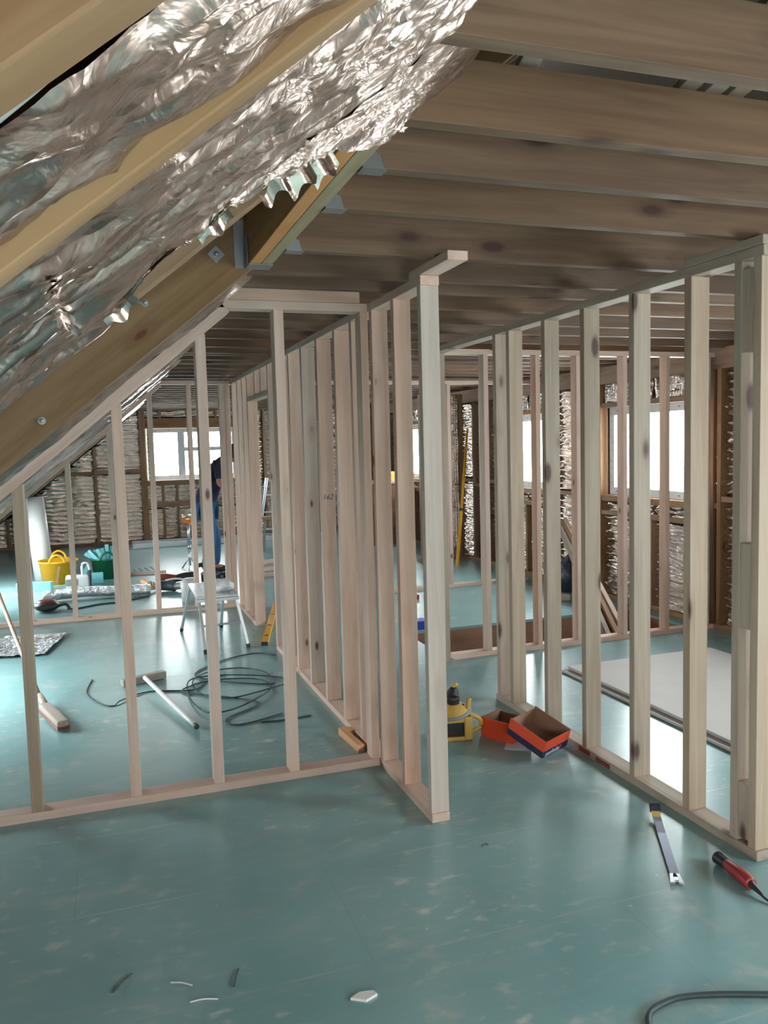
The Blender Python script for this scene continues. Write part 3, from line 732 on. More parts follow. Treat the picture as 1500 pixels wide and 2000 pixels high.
# far gable
G = empty('wall_framing', (1.0, YG, 0), 'dark stud framing of the far gable wall around its window', 'wall framing')
abox(G, 'sole_plate', (-2.2, YG-0.05, 0), (XR-0.06, YG+0.04, 0.045), M_OLD)
GS = [-2.0, -1.55, -1.05, -0.58, -0.13, 0.64, 2.36, 2.80, 3.30, 3.85, 4.32]
for x in GS:
    w_ = 0.10 if x == 0.64 else 0.045
    top = min(2.30, PA+PB*x-0.03)
    if top > 0.2: vstud(G, x, x+w_, YG-0.055, YG+0.035, 0.045, top, M_OLD, bev=0.002)
for (a, c, z0, z1) in ((-0.9, -0.13, 1.20, 1.27), (-0.08, 0.64, 1.22, 1.29), (0.74, 2.36, 1.985, 2.16), (0.74, 2.36, 0.985, 1.06), (0.74, 2.36, 0.60, 0.70), (-2.0, 4.7, 2.285, 2.36)):
    if a < -1.9: a = 0.62
    abox(G, 'rail', (a, YG-0.05, z0), (c, YG+0.03, z1), M_OLD)
for x in (0.98, 1.22, 1.50, 1.80, 2.1): vstud(G, x, x+0.045, YG-0.045, YG+0.03, 0.045, 0.985, M_OLD, 'cripple_stud')
for x in (0.98, 1.45, 1.95): vstud(G, x, x+0.045, YG-0.045, YG+0.03, 2.16, 2.285, M_OLD, 'cripple_stud')
abox(G, 'sill_board', (0.74, YG-0.09, 1.062), (2.36, YG+0.02, 1.078), M_PALE)
gg = 'foil filling between the gable studs'
pl = ['at the low left end of the gable', 'second from the low left end of the gable', 'behind the white tube', 'behind the yellow tub', 'behind the green tub, left of the window post']
xs = GS[:6]
for i in range(5):
    a, c = xs[i]+0.047, xs[i+1]-0.002
    top = PA+PB*c-0.05
    if top < 0.25: continue
    if top > 1.35:
        ripple_foil('y', YG, a, c, 0.05, 1.20, 'lower gable foil blanket ' + pl[i], 200+i, gg)
        ripple_foil('y', YG, a, c, 1.27, min(2.28, top), 'upper gable foil blanket ' + pl[i], 220+i, gg)
    else: ripple_foil('y', YG, a, c, 0.05, top, 'gable foil blanket ' + pl[i], 200+i, gg)
ripple_foil('y', YG, 0.745, 2.355, 0.05, 0.60, 'lowest foil blanket under the gable window', 230, gg)
ripple_foil('y', YG, 0.745, 2.355, 0.70, 0.985, 'foil band directly under the gable window sill', 231, gg)
ripple_foil('y', YG, 0.745, 2.355, 2.16, 2.285, 'foil band above the gable window beam', 232, gg)
for i, (a, c, z1) in enumerate(((2.406, 2.798, 2.28), (2.846, 3.298, 2.28), (3.346, 3.848, 2.28), (3.896, 4.318, 2.28), (4.366, 4.76, 2.28))):
    ripple_foil('y', YG, a, c, 0.05, z1, 'gable foil blanket ' + ['directly right of the window', 'second bay right of the window', 'third bay right of the window', 'fourth bay right of the window', 'in the right corner of the gable'][i], 240+i, gg)
# dark foil-covered return wall seen through the narrow gap
K = empty('return_wall', (4.4, 10.15, 0), 'dark framed return wall with dull foil seen behind the leaning yellow staff', 'wall framing')
for x in (4.05, 4.33, 4.62): vstud(K, x, x+0.05, 10.15, 10.24, 0, 2.25, M_OLD)
abox(K, 'sole_plate', (4.0, 10.14, 0), (4.74, 10.25, 0.04), M_OLD)
for i, (a, c) in enumerate(((4.10, 4.33), (4.38, 4.62))): ripple_foil('y', 10.20, a, c, 0.05, 2.25, ['dull foil strip on the left of the return wall behind the staff', 'dull foil strip on the right of the return wall behind the staff'][i], 260+i, 'foil on the return wall', True)

# ------------------------------------------------------------------ things on the floor, foreground
def place(parent_loc, rz=0): return Matrix.Translation(parent_loc) @ Matrix.Rotation(rz, 4, 'Z')
# flat pry bar
pa, pb = Vector((2.150, 2.800, 0.0)), Vector((1.868, 2.305, 0.0)); d = pb-pa; L = d.length; ang = math.atan2(d.y, d.x)
t = empty('pry_bar', pa, 'flat steel pry bar with a yellow band lying on the green floor', 'pry bar', rz=ang)
w0 = place(pa, ang)
def barprof(b, pts, hw, th=0.005):
    top = [(x, z) for x, z in pts]; bot = [(x, z-th) for x, z in reversed(pts)]
    return b.prism(top+bot, -hw, hw, 'y')
barprof(MB(), [(0.075, 0.021), (0.11, 0.018), (0.20, 0.0135), (L-0.06, 0.0115)], 0.0165, 0.0055).build('shank', M_STEEL, t, w0)
barprof(MB(), [(0.035, 0.027), (0.055, 0.024), (0.075, 0.021)], 0.0172, 0.0065).build('yellow_band', M_YEL, t, w0)
barprof(MB(), [(0.0, 0.045), (0.005, 0.041), (0.012, 0.034), (0.022, 0.029), (0.035, 0.027)], 0.0225, 0.006).build('hooked_end', M_STEEL, t, w0)
b = MB()
for sg in (-1, 1): b.prism([(L-0.062, sg*0.0165), (L-0.062, sg*0.004), (L-0.035, sg*0.009), (L-0.012, sg*0.008), (L, sg*0.006), (L+0.004, sg*0.024), (L-0.03, sg*0.020)], 0.004, 0.0115, 'z')
b.prism([(L-0.035, -0.009), (L-0.012, -0.007), (L-0.012, 0.007), (L-0.035, 0.009)], 0.004, 0.0115, 'z')
b.build('claw', M_ALU, t, w0)
# red and black power tool with a flex
p0 = Vector((2.105, 2.372, 0)); p1 = Vector((2.078, 2.16, 0)); d = p1-p0; ang = math.atan2(d.y, d.x)
t = empty('power_tool', p0, 'small red and black corded power tool on the floor beside the triple post', 'power tool', rz=ang); w0 = place(p0, ang)
MB().tube([(0.0, 0, 0.024), (0.02, 0, 0.024), (0.05, 0, 0.024), (0.065, 0, 0.024)], lambda u: 0.024-0.006*u, 14).build('gear_head', M_BLACK, t, w0, True)
MB().tube([(0.055, 0, 0.025), (0.09, 0, 0.026), (0.14, 0, 0.027), (0.185, 0, 0.026), (0.195, 0, 0.026)], lambda u: 0.0185+0.006*math.sin(u*2.6), 14).build('body', M_REDP, t, w0, True)
MB().tube([(0.19, 0, 0.026), (0.22, 0, 0.022), (0.25, 0.004, 0.014)], lambda u: 0.015-0.010*u, 12).build('cord_grip', M_BLACK, t, w0, True)
MB().tube([(0.245, 0.003, 0.013), (0.30, 0.02, 0.006), (0.42, 0.12, 0.005), (0.52, 0.32, 0.005), (0.55, 0.65, 0.005)], 0.0045).build('flex', M_BLACK, t, w0, True)
tag(MB().tube([(1.30, 1.55, 0.009), (1.30, 1.68, 0.009), (1.345, 1.775, 0.009), (1.42, 1.805, 0.009), (1.52, 1.80, 0.009), (1.70, 1.735, 0.009), (2.0, 1.60, 0.009), (2.35, 1.42, 0.009)], 0.0085).build('power_cable', M_CABLE, smooth=True), 'thick dark cable curving along the floor at the lower right corner', 'cable')
# white scrap and shavings
tag(MB().prism([(0.600, 2.150), (0.632, 2.165), (0.672, 2.158), (0.678, 2.140), (0.640, 2.125)], 0.0, 0.008, 'z').build('white_scrap', M_WHITE), 'white triangular plaster scrap on the floor at the bottom centre', 'scrap')
for (x, y, l_, a, m, nm, lb) in ((-0.02, 2.47, 0.09, 0.9, M_CABLE, 'cable_clipping', 'dark thin clipping on the floor at the lower left'), (0.145, 2.40, 0.07, -0.55, M_PAPER, 'wood_shaving', 'white curled shaving on the floor, the upper of two'), (0.20, 2.30, 0.08, -0.2, M_PAPER, 'wood_shaving', 'white curled shaving on the floor, the lower of two'), (0.305, 2.37, 0.08, 1.25, M_CABLE, 'cable_clipping', 'dark thin clipping beside the white shavings'), (1.36, 2.82, 0.03, 0.1, M_CABLE, 'cable_clipping', 'short black clipping on the floor left of the pry bar')):
    c, s_ = math.cos(a)*l_/2, math.sin(a)*l_/2
    tag(MB().tube([(x-c, y-s_, 0.003), (x, y+0.004, 0.005), (x+c, y+s_, 0.003)], 0.0022).build(nm, m), lb, 'floor debris')

# cartons ---------------------------------------------------------
def carton(w, dpt, h, loc, rotm, label, flaps, notch):
    """open box: local x = long front side, y = depth, z up"""
    t = empty('open_carton', (0, 0, 0), label, 'carton', 'open orange cartons')
    W0 = Matrix.Translation(loc) @ rotm
    t.location = loc; t.rotation_euler = rotm.to_euler()
    th = 0.003
    MB().box((0, 0, 0), (w, dpt, th)).build('base', M_CARD, t, W0)
    for nm, a, c, lean in (('side', (0, 0, 0), (w, th, h), 0), ('side', (0, dpt-th, 0), (w, dpt, h*0.9), 0), ('side', (0, 0, 0), (th, dpt, h), 0), ('side', (w-th, 0, 0), (w, dpt, h*1.05), 0)):
        MB().box(a, c).build(nm, M_CARD, t, W0)
    e = 0.0006
    MB().box((-e, -e, h*0.42), (w+e, -0.0001, h)).build('orange_front', M_ORANGE, t, W0)
    MB().box((-e, -e, 0.0), (w+e, -0.0001, h*0.42)).build('printed_front', M_NAVY if notch else M_ORANGE, t, W0)
    MB().box((-e, -e, 0.0), (-0.0001, dpt, h)).build('orange_end', M_ORANGE, t, W0)
    MB().box((w+0.0001, -e, 0.0), (w+e, dpt, h*1.05)).build('printed_end', M_PAPER if notch else M_ORANGE, t, W0)
    return t, W0
c1, c2 = Vector((1.882, 3.925, 0)), Vector((1.974, 3.742, 0)); ang = math.atan2((c2-c1).y, (c2-c1).x)
t, W0 = carton((c2-c1).length, 0.175, 0.108, c1, Matrix.Rotation(ang, 4, 'Z'), 'bright orange open carton lying left, partly under the second carton', 0, False)
t['label'] = 'bright orange open carton next to the yellow tool, the left one of two'
L1 = (c2-c1).length
MB().box((L1+0.0007, 0.015, 0.03), (L1+0.0011, 0.16, 0.07)).build('navy_band', M_NAVY, t, W0)
text('paslode', 0.036, M_PAPER, t, W0 @ Matrix.Translation((L1+0.0014, 0.085, 0.05)) @ Matrix(((0, 0, 1, 0), (1, 0, 0, 0), (0, 1, 0, 0), (0, 0, 0, 1))))
e0 = Vector((2.018, 3.510, 0.002))
ex = Vector((0.205, 0.085, 0.012)).normalized(); ey_ = Vector((-0.085, 0.205, 0.075)); ey_ = (ey_-ex*ey_.dot(ex)).normalized(); ez = ex.cross(ey_)
rm = Matrix(((ex.x, ey_.x, ez.x, 0), (ex.y, ey_.y, ez.y, 0), (ex.z, ey_.z, ez.z, 0), (0, 0, 0, 1)))
t, W0 = carton(0.205, 0.235, 0.098, e0, rm, 'orange and navy open carton tilted against the sole plate, the right one of two', 1, True)
MB().box((-0.0012, 0, 0.0), (-0.0007, 0.235, 0.036)).build('navy_band', M_NAVY, t, W0)
text('paslode', 0.036, M_PAPER, t, W0 @ Matrix.Translation((0.075, -0.0012, 0.018)) @ Matrix.Rotation(HP, 4, 'X'))
MB().prism([(0.135, 0.005), (0.150, 0.030), (0.142, 0.033), (0.127, 0.010)], -0.0018, -0.0008, 'y').build('orange_flash', M_ORANGE, t, W0)
MB().box((0.2057, 0.0, 0.012), (0.2065, 0.235, 0.022)).build('navy_stripe', M_NAVY, t, W0)
tag(MB().prism([(1.905, 3.70), (2.06, 3.60), (2.11, 3.72), (1.97, 3.80)], 0.0, 0.0015, 'z').build('paper_sheet', M_PAPER), 'white sheet of paper under the two orange cartons', 'paper')
# yellow saw -------------------------------------------------------
t = empty('circular_saw', (1.74, 3.96, 0), 'yellow and black hand power saw standing behind the front end stud', 'power saw', rz=-0.15)
W0 = place((1.74, 3.96, 0), -0.15)
b = MB()
b.box((-0.12, -0.06, 0.0), (0.085, 0.09, 0.022), 0.006).box((-0.12, -0.06, 0.098), (0.085, 0.09, 0.128), 0.008).box((0.040, -0.065, 0.0), (0.085, 0.09, 0.128), 0.008).box((-0.12, 0.05, 0.0), (0.085, 0.09, 0.128), 0.006)
b.build('housing', M_YEL, t, W0)
MB().box((-0.11, -0.045, 0.022), (0.040, 0.05, 0.098), 0.004).build('motor_window', M_BLACK, t, W0)
b = MB(); b.tube([(0.07, -0.02, 0.155), (0.075, -0.02, 0.19), (0.078, -0.02, 0.215)], 0.013, 10); b.tube([(0.075, -0.02, 0.13), (0.115, -0.03, 0.115), (0.140, -0.03, 0.09), (0.135, -0.03, 0.06), (0.10, -0.03, 0.04), (0.07, -0.03, 0.03)], 0.012, 10)
b.build('side_handle', M_YEL, t, W0, True)
Wd = W0 @ Matrix.Translation((-0.005, 0.01, 0.135)) @ Matrix.Rotation(-0.16, 4, 'Y') @ Matrix.Rotation(0.10, 4, 'X')
MB().lathe([(0.0, 0.0), (0.100, 0.0), (0.104, 0.006), (0.100, 0.014), (0.0, 0.016)], n=36).build('guard_disc', M_GREYC, t, Wd, True)
MB().lathe([(0.085, 0.014), (0.070, 0.032), (0.045, 0.050), (0.02, 0.062), (0.0, 0.064)], n=28).build('cone_cover', M_YEL, t, Wd, True)
b = MB(); b.tube([(0.028, 0, 0.035), (0.012, 0, 0.07), (0.012, 0, 0.10), (0.03, 0, 0.145)], lambda u: 0.010+0.033*math.sin(min(1, u*1.0)*2.9+0.12), 14)
b.build('grip', M_BLACK, t, Wd, True)
MB().tube([(0.022, 0, 0.146), (0.036, 0, 0.160), (0.044, 0, 0.150)], 0.011, 10).build('tip', M_YEL, t, Wd, True)
MB().sph((0.055, -0.01, 0.030), 0.014).build('knob', M_BLACK, t, Wd, True)

# ------------------------------------------------------------------ room left of the long partition
# lying broom and leaning broom
t = empty('wide_broom', (0.20, 5.77, 0), 'wide push broom lying flat with its pale handle towards the camera', 'broom', 'brooms in the left room')
timber('head', (0.055, 5.715, 0.028), (0.345, 5.835, 0.028), 0.055, 0.05, M_GREY, t, bev=0.006)
MB().tube([(0.205, 5.73, 0.045), (0.30, 5.30, 0.03), (0.436, 4.665, 0.016)], 0.0145, 12, 3).build('handle', M_WHITE, t, None, True)
MB().cyl((0.432, 4.69, 0.017), (0.438, 4.655, 0.016), 0.0155).build('end_cap', M_CABLE, t)
t = empty('leaning_broom', (-0.33, 5.05, 0), 'wooden broom leaning to the left with its rusty head on the floor', 'broom', 'brooms in the left room')
MB().tube([(-0.43, 5.42, 0.05), (-0.72, 6.3, 0.55), (-0.86, 6.75, 0.86)], 0.0135, 12, 3).build('handle', M_HANDLE, t, None, True)
MB().tube([(-0.445, 5.47, 0.075), (-0.395, 5.30, 0.045)], 0.022, 12).build('ferrule', M_GREY, t, None, True)
timber('head', (-0.41, 5.33, 0.045), (-0.285, 4.93, 0.040), 0.065, 0.05, M_GREY, t, bev=0.01)
MB().box((0, -0.034, -0.038), (0.43, 0.034, -0.012), 0.006).build('bristles', M_REDB, t, Matrix.Translation((-0.413, 5.34, 0.047)) @ Matrix.Rotation(math.atan2(-0.4, 0.125), 4, 'Z'))
# cable coil
rg = random.Random(3); pts = []
for i in range(46):
    a = i*0.62; rx = 0.30+0.10*math.sin(i*0.7); ry = 0.34+0.16*math.sin(i*0.41+1)
    pts.append((0.70+0.10*math.sin(i*.23)+rx*math.cos(a), 5.35+ry*math.sin(a), 0.006+0.0035*(i % 5)))
pre = [(1.19, 6.10, 0.006), (1.05, 6.22, 0.006), (0.78, 6.10, 0.006), (0.55, 5.75, 0.006)]
suf = [(0.85, 5.0, 0.006), (0.62, 4.75, 0.006), (0.68, 4.62, 0.006), (0.95, 4.72, 0.006)]
tag(MB().tube(pre+pts[:26]+suf, 0.0048, 7, 5).build('cable_coil', M_CABLE, smooth=True), 'loosely coiled dark extension cable on the floor of the left room', 'cable')
tag(MB().tube([(-0.14, 5.98, 0.005), (-0.17, 5.65, 0.005), (-0.07, 5.36, 0.005), (0.0, 5.30, 0.005), (0.04, 5.37, 0.012), (0.22, 5.52, 0.005), (0.50, 5.44, 0.005), (0.62, 5.62, 0.005), (0.75, 5.72, 0.005)], 0.0045, 7, 6).build('thin_wire', M_CABLE, smooth=True), 'thin dark wire looping past the head of the lying broom', 'cable')
tag(MB().tube([(0.80, 4.62, 0.005), (0.95, 4.60, 0.005), (1.10, 4.62, 0.005)], 0.0045, 7, 4).build('wire_end', M_CABLE, smooth=True), 'loose end of dark cable in front of the coil', 'cable')
# brown offcut
t = MB().prism([(0, 0), (0.30, 0), (0.30, 0.035), (0.07, 0.035), (0.055, 0.075), (0.02, 0.075), (0, 0.045)], -0.02, 0.02, 'z').build('timber_offcut', M_BEAM, None, Matrix.Translation((1.165, 4.25, 0.021)) @ Matrix.Rotation(-1.50, 4, 'Z'))
tag(t, 'small notched orange-brown timber offcut beside the long sole plate', 'offcut')
# long yellow level
q0, q1 = Vector((1.165, 6.40, 0.03)), Vector((1.60, 8.05, 0.03))
t = empty('spirit_level', q0, 'long yellow spirit level lying through the doorway of the long partition', 'spirit level')
timber('body', q0, q1, 0.052, 0.03, M_YTUB, t, bev=0.002); timber('end_cap', q0-(q1-q0).normalized()*0.015, q0, 0.054, 0.032, M_BLACK, t)
for f_ in (0.12, 0.35, 0.62): timber('vial_slot', q0.lerp(q1, f_)+Vector((0, 0, .0152)), q0.lerp(q1, f_+0.02)+Vector((0, 0, .0152)), 0.03, 0.002, M_BLACK, t, bev=0)
# aluminium work platform
t = empty('work_platform', (0.82, 6.85, 0), 'aluminium folding work platform with splayed legs in the left room', 'work platform')
top = 0.435
MB().box((0.655, 6.50, top-0.02), (0.985, 7.20, top), 0.003).build('platform', M_ALU, t)
for k in range(6): MB().box((0.670+k*0.052, 6.51, top+0.0002), (0.700+k*0.052, 7.19, top+0.003)).build('tread_rib', M_ALU, t)
legs = {'a': ((0.675, 6.52, top-0.02), (0.694, 6.375, 0.0)), 'b': ((0.965, 6.52, top-0.02), (1.043, 6.44, 0.0)), 'c': ((0.675, 7.18, top-0.02), (0.59, 7.29, 0.0)), 'd': ((0.965, 7.18, top-0.02), (0.941, 7.30, 0.0))}
for k_, (p, q) in legs.items():
    p = Vector(p); q = Vector(q); m, Ln = frame_from(p, q, (0, 1, 0))
    lg = MB().box((0, -0.011, -0.018), (Ln-0.03, 0.011, 0.018), 0.002).build('leg', M_ALU, t, Matrix.Translation(p) @ m)
    MB().box((Ln-0.035, -0.014, -0.021), (Ln-0.004, 0.014, 0.021), 0.003).build('rubber_foot', M_BLACK, lg, Matrix.Translation(p) @ m)
for (k1, k2, f_) in (('a', 'b', 0.5), ('c', 'd', 0.5)):
    P = Vector(legs[k1][0]).lerp(Vector(legs[k1][1]), f_); Q = Vector(legs[k2][0]).lerp(Vector(legs[k2][1]), f_)
    MB().cyl(P, Q, 0.009).build('rung', M_ALU, t)
for y in (6.50, 7.20): MB().box((0.65, y-0.012, top-0.045), (0.99, y+0.012, top-0.02), 0.003).build('end_bracket', M_ALU, t)
# clear plastic bag on the platform
b = MB(); r_3 = bmesh.ops.create_icosphere(b.b, subdivisions=4, radius=0.1)
for v in b.b.verts:
    n3 = noise.noise(v.co*22)*0.012; v.co = Vector((v.co.x*1.05, v.co.y*1.25, max(v.co.z, -0.045)*0.62+0.0))+v.co.normalized()*n3
b.build('plastic_bag', M_FILM, None, Matrix.Translation((0.88, 6.72, top+0.034)), True)
tag(bpy.data.objects['plastic_bag'], 'crumpled clear plastic bag resting on the work platform', 'plastic bag')
# foil offcuts
def bub(name, label, nu, nv, f, mat=M_FOILB): return tag(put(name, grid_mesh(name, nu, nv, f), mat), label, 'foil insulation')
bub('bubble_foil_sheet', 'flat piece of bubble foil lying on the floor at the left edge', 70, 34, lambda u, v: (-1.75+1.25*u+0.14*v*u, 6.98+0.62*v-0.12*u*(1-v), 0.012+0.028*abs(noise.noise(Vector((u*16, v*9, 1))))+0.018*noise.noise(Vector((u*5, v*4, 3)))+0.010))
b = MB()
def rollf(u, v):
    a = u*2*math.pi*1.75; r = 0.045+0.010*u*1.75 + 0.006*noise.noise(Vector((u*9, v*14, 0)))
    x = -0.66+1.10*v; y = 9.33+0.05*math.sin(v*3)
    return (x, y+1.5*r*math.cos(a), 0.075+r*math.sin(a)*0.95+0.01*math.sin(v*5))
bub('bubble_foil_roll', 'long loose roll of bubble foil on the floor in front of the tubs', 60, 60, rollf)
bub('bubble_foil_offcut', 'small crumpled foil offcut at the right end of the long foil roll', 20, 16, lambda u, v: (0.40+0.14*u, 9.56+0.17*v, 0.02+0.10*u*(1-u)*2+0.05*abs(noise.noise(Vector((u*6, v*6, 9))))))

# ------------------------------------------------------------------ tubs and tools by the gable
def tub(name, loc, r0, r1, h, mat, label, hm):
    t = empty(name, loc, label, 'tub')
    W0 = Matrix.Translation(loc)
    MB().lathe([(0.0, 0.004), (r0, 0.004), (r0, 0.0), (r0*1.02, 0.0), (r1, h), (r1+0.012, h), (r1+0.012, h-0.02), (r1+0.004, h-0.02), (r1-0.006, h-0.004), (r0-0.004, 0.008), (0, 0.008)], n=40).build('body', mat, t, W0, True)
    for s in (-1, 1):
        MB().tube([(-0.09, s*(r1-0.01), h-0.01), (-0.06, s*(r1+0.005), h+0.055), (0.0, s*(r1+0.01), h+0.085), (0.06, s*(r1+0.005), h+0.055), (0.09, s*(r1-0.01), h-0.01)], 0.014, 10).build('handle', mat, t, W0, True)
    return t
tt = tub('rubber_tub', (-0.57, 10.75, 0), 0.175, 0.225, 0.285, M_YTUB, 'yellow flexible tub with looped handles by the gable', 0)
MB().box((-0.012, -0.002, 0.02), (0.014, 0.002, 0.23)).build('strap', M_CARD, tt, Matrix.Translation((-0.59, 10.545, 0.01)) @ Matrix.Rotation(0.18, 4, 'Y') @ Matrix.Rotation(0.17, 4, 'X'))
tub('rubber_tub', (0.01, 10.88, 0), 0.165, 0.20, 0.26, M_GTUB, 'dark green flexible tub holding turquoise board strips', 0)
for i in range(11):
    a = -0.9+0.18*i; x = 0.01+0.17*math.sin(a*1.1); rr = random.Random(i)
    p = Vector((x*0.7, 10.80+0.12*rr.random(), 0.20)); q = Vector((0.01+0.34*math.sin(a), 10.72+0.25*rr.random(), 0.40-0.10*abs(a)+0.03*rr.random()))
    tag(timber('board_strip', p, q, 0.045, 0.012, M_CYAN, up=(0, 1, 0)), 'turquoise board strip sticking out of the green tub', 'board strip', 'turquoise strips in the green tub')
for i in range(5):
    p = Vector((0.28+0.07*i, 11.25, 0.03+0.004*i)); q = Vector((0.30+0.085*i, 10.95, 0.02))
    tag(timber('board_strip', p, q+Vector((0, 0, 0.0)), 0.045, 0.012, M_CYAN), 'turquoise board strip lying on the floor right of the green tub', 'board strip', 'turquoise strips on the floor by the green tub')
tag(timber('board_strip', (-0.22, 10.60, 0.20), (-0.33, 10.45, 0.03), 0.05, 0.012, M_CYAN, up=(0, 1, 0)), 'turquoise board strip leaning between the two tubs', 'board strip')
tag(timber('white_board_piece', (-0.18, 10.45, 0.07), (-0.05, 10.45, 0.07), 0.02, 0.13, M_CYAN), 'pale turquoise block standing in front of the green tub', 'board piece')
t = empty('white_toolbox', (-0.35, 10.25, 0), 'white and grey plastic case in front of the yellow tub', 'case')
MB().box((-0.47, 10.18, 0), (-0.21, 10.35, 0.145), 0.02).build('body', M_WHITE, t, None, True)
MB().box((-0.475, 10.175, 0.035), (-0.33, 10.20, 0.115), 0.008).build('panel', M_GREYC, t)
MB().tube([(-0.28, 10.26, 0.14), (-0.28, 10.26, 0.27), (-0.22, 10.26, 0.28), (-0.20, 10.26, 0.2)], 0.014).build('handle', M_WHITE, t, None, True)
MB().box((-0.20, 10.18, 0.0), (-0.185, 10.30, 0.20), 0.003).build('side_plate', M_BLACK, t)
t = empty('nail_gun', (-0.60, 8.80, 0), 'low black tool with a rust-red top at the foot of the far left partition', 'power tool')
MB().sph((-0.60, 8.85, 0.055), 0.1, (1.25, 1.3, 0.55), 18).build('body', M_BLACK, t, None, True)
MB().sph((-0.60, 8.87, 0.088), 0.085, (1.15, 1.2, 0.42), 18).build('cover', M_REDB, t, None, True)
MB().tube([(-0.50, 8.80, 0.05), (-0.42, 8.78, 0.07), (-0.38, 8.76, 0.03)], 0.016).build('hose_end', M_BLACK, t, None, True)
MB().tube([(-0.40, 8.76, 0.02), (-0.30, 8.82, 0.008), (-0.1, 8.95, 0.008), (0.10, 8.98, 0.008), (0.30, 9.12, 0.008), (0.42, 9.2, 0.008)], 0.010).build('hose', M_CABLE, t, None, True)
t = empty('cordless_tool', (0.80, 10.0, 0), 'rust-red and black power tool lying on the floor beyond the platform', 'power tool')
MB().tube([(0.58, 10.02, 0.065), (0.66, 10.0, 0.075), (0.78, 9.98, 0.06)], lambda u: 0.062-0.02*u, 14).build('body', M_REDB, t, None, True)
MB().tube([(0.76, 9.98, 0.055), (0.86, 9.98, 0.075), (0.98, 9.98, 0.075)], lambda u: 0.042+0.012*u, 14).build('motor', M_BLACK, t, None, True)
t = empty('grey_tool', (0.70, 9.45, 0), 'grey and dark green machine on the floor in front of the rust-red tool', 'power tool')
MB().tube([(0.56, 9.5, 0.07), (0.64, 9.48, 0.06), (0.72, 9.42, 0.055)], 0.055, 14).build('body', M_CABLE, t, None, True)
MB().tube([(0.68, 9.45, 0.055), (0.80, 9.38, 0.065), (0.90, 9.35, 0.05)], 0.042, 14).build('metal_case', M_ALU, t, None, True)
MB().tube([(0.62, 9.50, 0.12), (0.74, 9.47, 0.135), (0.86, 9.42, 0.115)], 0.012).build('handle', M_WHITE, t, None, True)
# cordless drill standing on its battery
t = empty('cordless_drill', (1.12, 10.0, 0), 'dark cordless drill standing upright on its battery', 'cordless drill')
MB().box((1.08, 9.95, 0), (1.19, 10.06, 0.085), 0.012).build('battery', M_NAVY, t)
MB().tube([(1.14, 10.0, 0.08), (1.135, 10.0, 0.14), (1.12, 10.0, 0.19)], 0.022, 12).build('grip', M_GREYC, t, None, True)
MB().tube([(1.02, 10.0, 0.195), (1.08, 10.0, 0.20), (1.16, 10.0, 0.205), (1.19, 10.0, 0.205)], lambda u: 0.022+0.018*u, 14).build('motor', M_BLACK, t, None, True)
# shoes/tools to the right of the drill
for i, (x, y) in enumerate(((1.27, 9.9), (1.36, 10.05))):
    tag(MB().sph((x, y, 0.045), 0.055, (1.1, 1.4, 0.8), 14).build('glove', M_BLACK, smooth=True), ['black crumpled glove on the floor, left one beside the door post', 'black crumpled glove on the floor, right one beside the door post'][i], 'glove')
tag(timber('timber_offcut', (1.16, 9.55, 0.03), (1.34, 9.75, 0.03), 0.06, 0.045, M_GREY), 'grey offcut on the floor beside the black gloves', 'offcut')
tag(timber('timber_length', (0.20, 10.95, 0.022), (0.72, 10.85, 0.022), 0.045, 0.04, M_PALE), 'long pale timber length on the floor right of the green tub', 'timber')
tag(timber('timber_offcut', (0.40, 10.20, 0.025), (0.50, 9.80, 0.025), 0.06, 0.05, M_BEAM), 'short brown timber offcut pointing at the grey machine', 'offcut')
tag(timber('timber_length', (0.95, 9.0, 0.03), (1.20, 9.0, 0.03), 0.09, 0.05, M_PALE), 'pale timber piece on the floor behind the work platform', 'timber')
tag(MB().lathe([(0, 0), (0.09, 0), (0.10, 0.20), (0.06, 0.24), (0, 0.245)], (0.82, 8.75, 0)).build('white_container', M_WHITE, smooth=True), 'white plastic container behind the left leg of the work platform', 'container')
# roller stand
t = empty('roller_stand', (1.055, 11.1, 0), 'slim metal support stand with an orange clamp head', 'support stand')
MB().cyl((1.055, 11.1, 0.33), (1.055, 11.1, 0.64), 0.020).cyl((1.057, 11.1, 0.27), (1.057, 11.1, 0.33), 0.024).cyl((1.055, 11.1, 0.05), (1.055, 11.1, 0.27), 0.016).build('column', M_ALU, t, None, True)
MB().prism([(0.975, 0.66), (1.0, 0.625), (1.10, 0.62), (1.125, 0.66), (1.125, 0.715), (1.09, 0.715), (1.075, 0.675), (1.03, 0.675), (1.015, 0.715), (0.975, 0.70)], 11.06, 11.13, 'y').build('clamp_head', M_ORP, t)
MB().box((1.06, 11.06, 0.716), (1.13, 11.12, 0.735), 0.003).box((0.975, 11.06, 0.716), (0.995, 11.12, 0.74), 0.003).build('jaw', M_WHITE, t)
for a in (0.3, 2.4, 4.5): MB().cyl((1.055, 11.1, 0.16), (1.055+0.13*math.cos(a), 11.1+0.13*math.sin(a), 0.008), 0.009).build('leg', M_ALU, t, None, True)
# ladder lying along the gable
t = empty('aluminium_ladder', (1.7, 14.1, 0), 'aluminium ladder lying flat on the floor along the gable wall', 'ladder')
for y in (13.85, 14.28): MB().box((0.42, y-0.014, 0.0), (3.2, y+0.014, 0.085), 0.004).build('rail', M_ALU, t)
x = 0.60
while x < 3.15: MB().cyl((x, 13.85, 0.045), (x, 14.28, 0.045), 0.014, n=10).build('rung', M_ALU, t, None, True); x += 0.27
